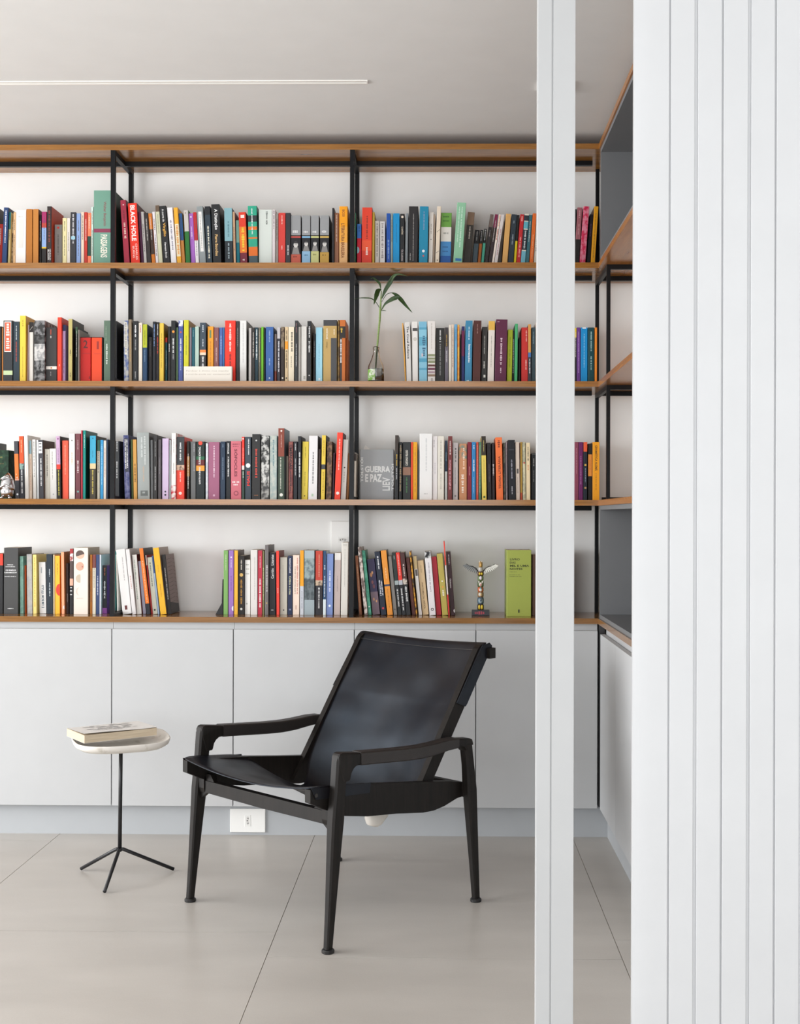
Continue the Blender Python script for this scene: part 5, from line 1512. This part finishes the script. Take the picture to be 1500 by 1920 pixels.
WT, WB = 0.0165, 0.0105
for side in (0, 1):
    w0 = 0.0 if side == 0 else CW
    sg = 1 if side == 0 else -1
    # front leg, rear leg
    fl_ = loft([(w0, 0.0, 0.012, WB, 0.0115), (w0 + sg * .001, 0.010, 0.12, WB + .001, 0.0145), (w0 + sg * .003, 0.024, 0.28, WT - .002, 0.020), (w0 + sg * .004, 0.032, 0.37, WT, 0.0235), (w0 + sg * .004, 0.040, 0.46, WT, 0.0215), (w0 + sg * .004, 0.048, 0.545, WT, 0.0225), (w0 + sg * .004, 0.052, 0.562, WT, 0.020)])
    o = angle_smooth(fl_.build('leg', DARKWOOD, chair))
    MB().lathe([(0.0175, 0.0003), (0.0185, 0.002), (0.0185, 0.008), (0.016, 0.011), (0.009, 0.0125)], c=C(w0, 0, 0), n=22).build('foot', flat('1c1b1b', 0.4), o, smooth=False)
    D = 0.645
    rl_ = loft([(w0, D, 0.012, WB, 0.0115), (w0 + sg * .001, D - .008, 0.12, WB + .001, 0.0145), (w0 + sg * .003, D - .020, 0.28, WT - .002, 0.0195), (w0 + sg * .004, D - .027, 0.37, WT, 0.022), (w0 + sg * .004, D - .036, 0.45, WT, 0.018), (w0 + sg * .004, D - .047, 0.520, WT, 0.018), (w0 + sg * .004, D - .052, 0.532, WT, 0.016)])
    o = angle_smooth(rl_.build('leg', DARKWOOD, chair))
    MB().lathe([(0.0175, 0.0003), (0.0185, 0.002), (0.0185, 0.008), (0.016, 0.011), (0.009, 0.0125)], c=C(w0, D, 0), n=22).build('foot', flat('1c1b1b', 0.4), o, smooth=False)
    # arm: swept profile with rounded front and rear corners
    top = [(0.030, .535), (0.030, .556), (0.036, .5655), (0.046, .568), (0.12, .5585), (0.20, .552), (0.30, .5445), (0.37, .541), (0.43, .5415), (0.50, .545), (0.555, .543), (0.600, .5385), (0.613, .533), (0.618, .520)]
    bot = [(0.585, .515), (0.582, .500), (0.572, .512), (0.555, .5165), (0.50, .515), (0.43, .508), (0.37, .5065), (0.30, .510), (0.20, .518), (0.12, .5245), (0.100, .523), (0.087, .515), (0.077, .502), (0.072, .484), (0.045, .482)]
    wc = w0 + sg * .004
    hw = 0.0185
    ch = 0.004
    rs = []
    poly = top + bot
    cxp = sum(p_[0] for p_ in poly) / len(poly)
    m_ = MB()

    def inset(poly, e):
        return [(d_ + (e if d_ < 0.06 else -e if d_ > 0.59 else 0), z_ + (-e if i < len(top) else e)) for i, (d_, z_) in enumerate(poly)]
    rs = [[C(wc - hw, d_, z_) for d_, z_ in inset(poly, ch)], [C(wc - hw + ch, d_, z_) for d_, z_ in poly], [C(wc + hw - ch, d_, z_) for d_, z_ in poly], [C(wc + hw, d_, z_) for d_, z_ in inset(poly, ch)]]
    m_.rings(rs)
    arm = angle_smooth(m_.build('armrest', DARKWOOD, chair), 40)
    # leather wrap on the arm
    m_ = MB()
    topw = [(d_, z_ + .0026) for d_, z_ in [(0.115, .559), (0.20, .552), (0.30, .5445), (0.37, .541), (0.43, .5415), (0.50, .545), (0.545, .5435)]]
    botw = [(d_, z_ - .002) for d_, z_ in [(0.545, .5165), (0.50, .515), (0.43, .508), (0.37, .5065), (0.30, .510), (0.20, .518), (0.115, .5245)]]
    pw = topw + botw
    e = .0035
    nt_ = len(topw)
    pin = [(d_, z_ + (-e if i < nt_ else e)) for i, (d_, z_) in enumerate(pw)]
    hw2 = hw + 0.0022
    rs = [[C(wc - hw2, d_, z_) for d_, z_ in pin], [C(wc - hw2 + e, d_, z_) for d_, z_ in pw], [C(wc + hw2 - e, d_, z_) for d_, z_ in pw], [C(wc + hw2, d_, z_) for d_, z_ in pin]]
    m_.rings(rs)
    angle_smooth(m_.build('leather_wrap', flat('2a2523', 0.5, bump=0.25, bscale=400), arm), 40)['label'] = 'black leather arm wrap'
    # seat rail
    wr = w0 + sg * 0.036
    rt = [(-.047, .470), (0.06, .462), (0.20, .449), (0.34, .430), (0.47, .414), (0.55, .402), (0.60, .392), (0.618, .388)]
    rb = [(0.618, .345), (0.58, .343), (0.52, .328), (0.47, .322), (0.42, .324), (0.30, .342), (0.18, .355), (0.075, .375), (0.03, .395), (-.047, .432)]
    MBr = MB().prism(rt + rb, lambda p_, k_: C(wr + 0.012 * (2 * k_ - 1), p_[0], p_[1]))
    rail = MBr.build('seat_rail', DARKWOOD, chair)
    # dowel / slot detail at the front end of the rail
    MB().rings([[C(wr - sg * (0.0125 + 0.004 * k_), -0.028 + 0.006 * math.cos(t_), 0.452 + 0.006 * math.sin(t_)) for t_ in [2 * PI * j / 12 for j in range(12)]] for k_ in (0, 1)]).build('dowel', flat('2c2826', 0.4), rail)
    # blocks joining the rail to the rear leg and bracket on the stretcher
    MB().prism([(0.0, .395), (0.055, .395), (0.050, .376), (0.015, .368), (0.004, .345), (0.0, .36)], lambda p_, k_: C(w0 + sg * (0.02 + p_[0] * 0.0) + sg * 0.028 * k_, 0.018 + p_[0], p_[1] + .012)).build('bracket', DARKWOOD, chair)
    MB().prism([(0.012, .34), (0.115, .40), (0.085, .43), (0.012, .43)], lambda p_, k_: C(w0 + sg * (p_[0] * .85), 0.026 + 0.016 * k_, p_[1] - 0.012)).build('gusset', DARKWOOD, chair)
    # backrest stile
    ws = w0 + sg * 0.052
    prof_ = [(0.385, .345), (0.435, .345), (0.752, .800), (0.748, .826), (0.715, .826), (0.70, .815)]
    MB().prism(prof_, lambda p_, k_: C(ws + 0.011 * (2 * k_ - 1), p_[0], p_[1])).build('back_stile', DARKWOOD, chair)
# stretchers
MB().prism([(0.01, .358), (0.01, .396), (CW - .01, .396), (CW - .01, .358), (CW / 2, .355)], lambda p_, k_: C(p_[0], 0.022 + 0.022 * k_, p_[1])).build('stretcher', DARKWOOD, chair)
MB().prism([(0.01, .345), (0.01, .388), (CW - .01, .388), (CW - .01, .345)], lambda p_, k_: C(p_[0], 0.60 + 0.020 * k_, p_[1])).build('stretcher', DARKWOOD, chair)
MB().prism([(0.738, .780), (0.768, .780), (0.768, .815), (0.738, .815)], lambda p_, k_: C(0.022 + (CW - 0.044) * k_, p_[0], p_[1])).build('top_rail', DARKWOOD, chair)

# leather sling: seat and backrest in one sheet
LEA, nt, b = newmat('black_leather')
tc = nt.nodes.new('ShaderNodeTexCoord')
n1 = nt.nodes.new('ShaderNodeTexNoise')
n1.inputs['Scale'].default_value = 4
n1.inputs['Detail'].default_value = 3
rp = nt.nodes.new('ShaderNodeValToRGB')
rp.color_ramp.elements[0].position = 0.35
rp.color_ramp.elements[1].position = 0.65
rp.color_ramp.elements[0].color = (*rgb('1b1412'), 1)
rp.color_ramp.elements[1].color = (*rgb('12161e'), 1)  # bluish end paints the reflected sky sheen into the hide's colour
rr_ = nt.nodes.new('ShaderNodeMapRange')
rr_.inputs[1].default_value = 0.35
rr_.inputs[2].default_value = 0.65
rr_.inputs[3].default_value = 0.52
rr_.inputs[4].default_value = 0.33
v1 = nt.nodes.new('ShaderNodeTexVoronoi')
v1.inputs['Scale'].default_value = 420
bp = nt.nodes.new('ShaderNodeBump')
bp.inputs['Strength'].default_value = 0.1
bp.inputs['Distance'].default_value = 0.0006
n3 = nt.nodes.new('ShaderNodeTexNoise')          # soft waves of the thick hide
n3.inputs['Scale'].default_value = 4.5
n3.inputs['Detail'].default_value = 1.0
b2 = nt.nodes.new('ShaderNodeBump')
b2.inputs['Strength'].default_value = 0.6
b2.inputs['Distance'].default_value = 0.05
L = nt.links.new
L(tc.outputs['Object'], n1.inputs['Vector'])
L(tc.outputs['Object'], n3.inputs['Vector'])
L(tc.outputs['Object'], v1.inputs['Vector'])
L(n1.outputs['Fac'], rp.inputs['Fac'])
L(rp.outputs['Color'], b.inputs['Base Color'])
L(n1.outputs['Fac'], rr_.inputs[0])
L(rr_.outputs[0], b.inputs['Roughness'])
L(n3.outputs['Fac'], b2.inputs['Height'])
L(b2.outputs['Normal'], bp.inputs['Normal'])
L(v1.outputs['Distance'], bp.inputs['Height'])
L(bp.outputs['Normal'], b.inputs['Normal'])
b.inputs['Specular IOR Level'].default_value = 0.42
b.inputs['Specular Tint'].default_value = (0.66, 0.82, 1.0, 1)  # blue tint stands in for sky light reflected by the leather

#        d     z_edge  sag   half-width
path = [(-.046, .474, .028, .314), (0.0, .4735, .036, .314), (0.06, .466, .045, .314), (0.12, .460, .055, .314), (0.18, .453, .066, .313), (0.20, .450, .070, .300), (0.225, .444, .076, .245), (0.26, .436, .086, .200),
        (0.31, .424, .102, .180), (0.36, .414, .118, .185), (0.395, .408, .126, .215), (0.415, .410, .120, .255), (0.432, .425, .102, .270), (0.455, .455, .078, .274), (0.50, .518, .050, .276), (0.55, .588, .034, .276), (0.585, .637, .028, .277),
        (0.592, .648, .026, .296), (0.60, .658, .025, .3), (0.64, .715, .022, .3), (0.68, .772, .018, .3), (0.714, .820, .016, .3), (0.726, .829, .012, .3), (0.742, .831, .010, .3)]
NS = 24
vs, fs = [], []
for i, (d_, z_, sag, hwid) in enumerate(path):
    pd, pz = path[min(i + 1, len(path) - 1)][:2]
    qd, qz = path[max(i - 1, 0)][:2]
    tx, tz = pd - qd, pz - qz
    L_ = math.hypot(tx, tz)
    tx, tz = tx / L_, tz / L_
    nx_, nz_ = (tz, -tx)            # into the sag direction (down / backwards)
    for k in range(NS + 1):
        u = 2 * k / NS - 1
        s_ = sag * (1 - min(1, abs(u * hwid / 0.314)) ** 2.0)
        vs.append(C(0.334 + hwid * u, d_ + nx_ * s_, z_ + nz_ * s_ + 0.002))
for i in range(len(path) - 1):
    for k in range(NS):
        a_ = i * (NS + 1) + k
        fs.append((a_, a_ + 1, a_ + NS + 2, a_ + NS + 1))
sling = mesh_obj('leather_sling', vs, fs, LEA, chair, smooth=True)
s_ = sling.modifiers.new('smooth', 'SUBSURF')
s_.levels = s_.render_levels = 1
s_ = sling.modifiers.new('thickness', 'SOLIDIFY')
s_.thickness = 0.0035
s_.offset = 0
# side flaps of the sling wrapped around the stiles (upper part) and rails (front part)
for side in (0, 1):
    sg = 1 if side == 0 else -1
    w0 = 0.0 if side == 0 else CW
    wo = w0 + sg * 0.0345
    # upper flap
    pv = [(0.590, .648), (0.714, .822), (0.752, .832), (0.766, .820), (0.640, .640), (0.632, .632)]
    MB().prism(pv, lambda p_, k_: C(wo + sg * 0.003 * k_, p_[0], p_[1])).build('leather_flap', LEA, chair)
    # front flap over the rail
    wo = w0 + sg * 0.021
    pv = [(-.046, .475), (0.19, .455), (0.185, .425), (-.030, .440)]
    MB().prism(pv, lambda p_, k_: C(wo - sg * 0.0 + sg * 0.0025 * k_, p_[0], p_[1])).build('leather_flap', LEA, chair)
# stitching along the top edge and the lower back edges
m_ = MB()
for k in range(110):
    u = -0.97 + 1.94 * k / 109
    s_ = 0.017 * (1 - u * u)
    p_ = C(0.334 + 0.298 * u, 0.703 + 0.0 + s_ * .82 - .004, 0.808 - s_ * .57 + 0.0045)
    m_.box(p_.x - 0.0014, p_.x + 0.0014, p_.y - 0.0004, p_.y + 0.0010, p_.z - 0.0005, p_.z + 0.0005)
m_.build('stitching', flat('4a4542', 0.6), chair)
# white cloth tag hanging beneath the seat
m_ = MB()
tp = [(-.050, .018), (-.042, .002), (-.020, -.006), (0.0, -.002), (.016, .008), (.030, .016), (.030, .032), (-.02, .034), (-.045, .030)]
rs = []
for k, (sc2, off) in enumerate(((0.35, -.016), (0.85, -.012), (1, 0.0), (0.85, .012), (0.35, .016))):
    rs.append([C(0.27 - off * 1.3, 0.465 + p_[0] * sc2 * 1.15, 0.258 + 1.3 * (p_[1] - .014) * (0.6 + 0.4 * sc2)) for p_ in tp])
m_.rings(rs)
m_.build('cloth_tag', flat('efe9e0', 0.8, bump=0.3), chair, smooth=True)['label'] = 'crumpled white cloth tag under the seat'

# ---------------------------------------------------------------- side table
tx, ty_ = -1.118, 4.185
st = empty('side_table', (tx, ty_, 0), 'small side table with off-white stone tray top and black tripod stem', 'side table')
BLK = flat('17171a', 0.4)
feet = [unpix(152, 1629, Z=0.006), unpix(196, 1672, Z=0.006), unpix(326, 1630, Z=0.006)]
hub = Vector((0, 0, 0.088))
for f_ in feet:
    d_ = Vector((f_.x - tx, f_.y - ty_, 0))
    e_ = Vector((d_.x, d_.y, 0.0065))
    dn = d_.normalized()
    pts = [hub + Vector((0, 0, 0.004)), hub + dn * 0.012 + Vector((0, 0, 0.003)), hub + dn * 0.026 - Vector((0, 0, 0.004)), e_]
    MB().tube(pts, [0.0058, 0.0062, 0.0062, 0.006], 12).build('leg', BLK, st, smooth=True)
MB().tube([(0.0, 0, 0.084), (0.002, 0, 0.30), (0.003, 0, 0.443)], 0.0068, 16).build('stem', BLK, st, smooth=True)
# tray: rounded square dish with raised rim
stone, nt, b = newmat('off_white_stone')
tc = nt.nodes.new('ShaderNodeTexCoord')
v1 = nt.nodes.new('ShaderNodeTexNoise')
v1.inputs['Scale'].default_value = 28
v1.inputs['Detail'].default_value = 6
rp = nt.nodes.new('ShaderNodeValToRGB')
rp.color_ramp.elements[0].position = 0.30
rp.color_ramp.elements[1].position = 0.42
rp.color_ramp.elements[0].color = (*rgb('cfc8bd'), 1)
rp.color_ramp.elements[1].color = (*rgb('e9e4dc'), 1)
nt.links.new(tc.outputs['Object'], v1.inputs['Vector'])
nt.links.new(v1.outputs['Fac'], rp.inputs['Fac'])
nt.links.new(rp.outputs['Color'], b.inputs['Base Color'])
b.inputs['Roughness'].default_value = 0.55
NR = 48
rz_ = math.radians(24)


def ring(a_, b_, z_, ex=3.2):
    out = []
    for j in range(NR):
        q_ = 2 * PI * j / NR
        c_, s_ = math.cos(q_), math.sin(q_)
        r_ = (abs(c_) ** ex + abs(s_) ** ex) ** (-1 / ex)
        x_, y_ = a_ * r_ * c_, b_ * r_ * s_
        lift = 0.012 * max(0, (x_ * 0.8 + y_ * 0.4) / 0.16) ** 2 + 0.004 * max(0, -x_ / 0.16) ** 2
        out.append((0.004 + x_ * math.cos(rz_) - y_ * math.sin(rz_), -0.0 + x_ * math.sin(rz_) + y_ * math.cos(rz_), z_ + lift * min(1, r_ * a_ / 0.10)))
    return out


m_ = MB().rings([ring(.03, .03, .4435, 2), ring(.10, .085, .4435, 2.4), ring(.140, .120, .448), ring(.158, .136, .459), ring(.163, .141, .474), ring(.161, .139, .4765), ring(.157, .135, .4755), ring(.150, .128, .464), ring(.132, .112, .4575), ring(.08, .07, .456, 2.4), ring(.01, .01, .456, 2)])
m_.build('tray_top', stone, st, smooth=True)

# paperback lying on the tray
zk = 0.4775
A_ = unpix(158, 1398, Z=zk)
B_ = unpix(298, 1382, Z=zk)
ang = math.atan2(B_.y - A_.y, B_.x - A_.x)
ang = math.radians(37)
Lb, Wb, Tb = 0.262, 0.168, 0.027
bk = MB()
bk.box(0, Lb, 0, Wb, 0.0, 0.0006).box(0, Lb, Wb - 0.0008, Wb, 0.0006, Tb)
# top cover curls up slightly at the near corner
vs, fs = [], []
nx2 = 10
for j in range(2):
    for i in range(nx2 + 1):
        u = i / nx2
        vs.append((Lb * u, Wb * (1 - j), Tb + 0.0005 + j * 0.005 * abs(math.cos(PI * 0.55 * (u + 0.1)))))
for i in range(nx2):
    fs.append((i, i + nx2 + 1, i + nx2 + 2, i + 1))
n0 = len(vs)
vs += [(x, y, z + 0.0006) for x, y, z in vs]
fs2 = [tuple(reversed(f_)) for f_ in fs] + [tuple(i + n0 for i in f_) for f_ in fs]
bk.add(vs, fs2)
bo = bk.build('book', flat('e9e6e1', 0.45))
bo.location = (A_.x, A_.y, 0.4845)
bo.rotation_euler = (0, 0, ang)
tag(bo, 'thick white paperback lying on the side table tray', 'book')
MB().box(0.001, Lb - 0.001, 0.001, Wb - 0.001, 0.0007, Tb - 0.0003).build('page_block', streaky('page_edges_flat', 'b8a68c', 'e0d2ba', (8, 8, 700), 0.9), bo)
m_ = MB()
zz = Tb + 0.0042
for k in range(60):
    u, v = RND.uniform(0.16, 0.8), RND.uniform(0.3, 0.86)
    x_, y_ = Lb * u, Wb * v
    z_ = Tb + 0.0016 + (1 - v) * 0.005 * abs(math.cos(PI * 0.55 * (u + 0.1)))
    m_.add([(x_ + RND.uniform(.004, .014) * math.cos(q_), y_ + .005 * math.sin(q_), z_ + 0.00001 * k) for q_ in [2 * PI * j / 7 for j in range(7)]], [tuple(range(7))])
m_.build('cover_print', flat('bcb9b6', 0.5), bo)
# small stone-and-crumb marks are left to the floor material

g = [g_ for g_ in GEO if g_['row'] == 'third' and 674 < g_['x0'] < 676][0]
tz = ZS[3] + g['H'] + 0.0012
tag(MB().prism([(g['X0'] + 0.012, tz), (g['X0'] + 0.042, tz), (g['X0'] + 0.030, tz + 0.009), (g['X0'] + 0.020, tz + 0.017), (g['X0'] + 0.017, tz + 0.013)], lambda p_, k_: (p_[0], g['ys'] + 0.01 + 0.0012 * k_ , p_[1])).build('paper_scrap', flat('dedad4', 0.8)),
    'torn pale paper scrap sticking up above the grey Guerra e Paz slipcase', 'paper')
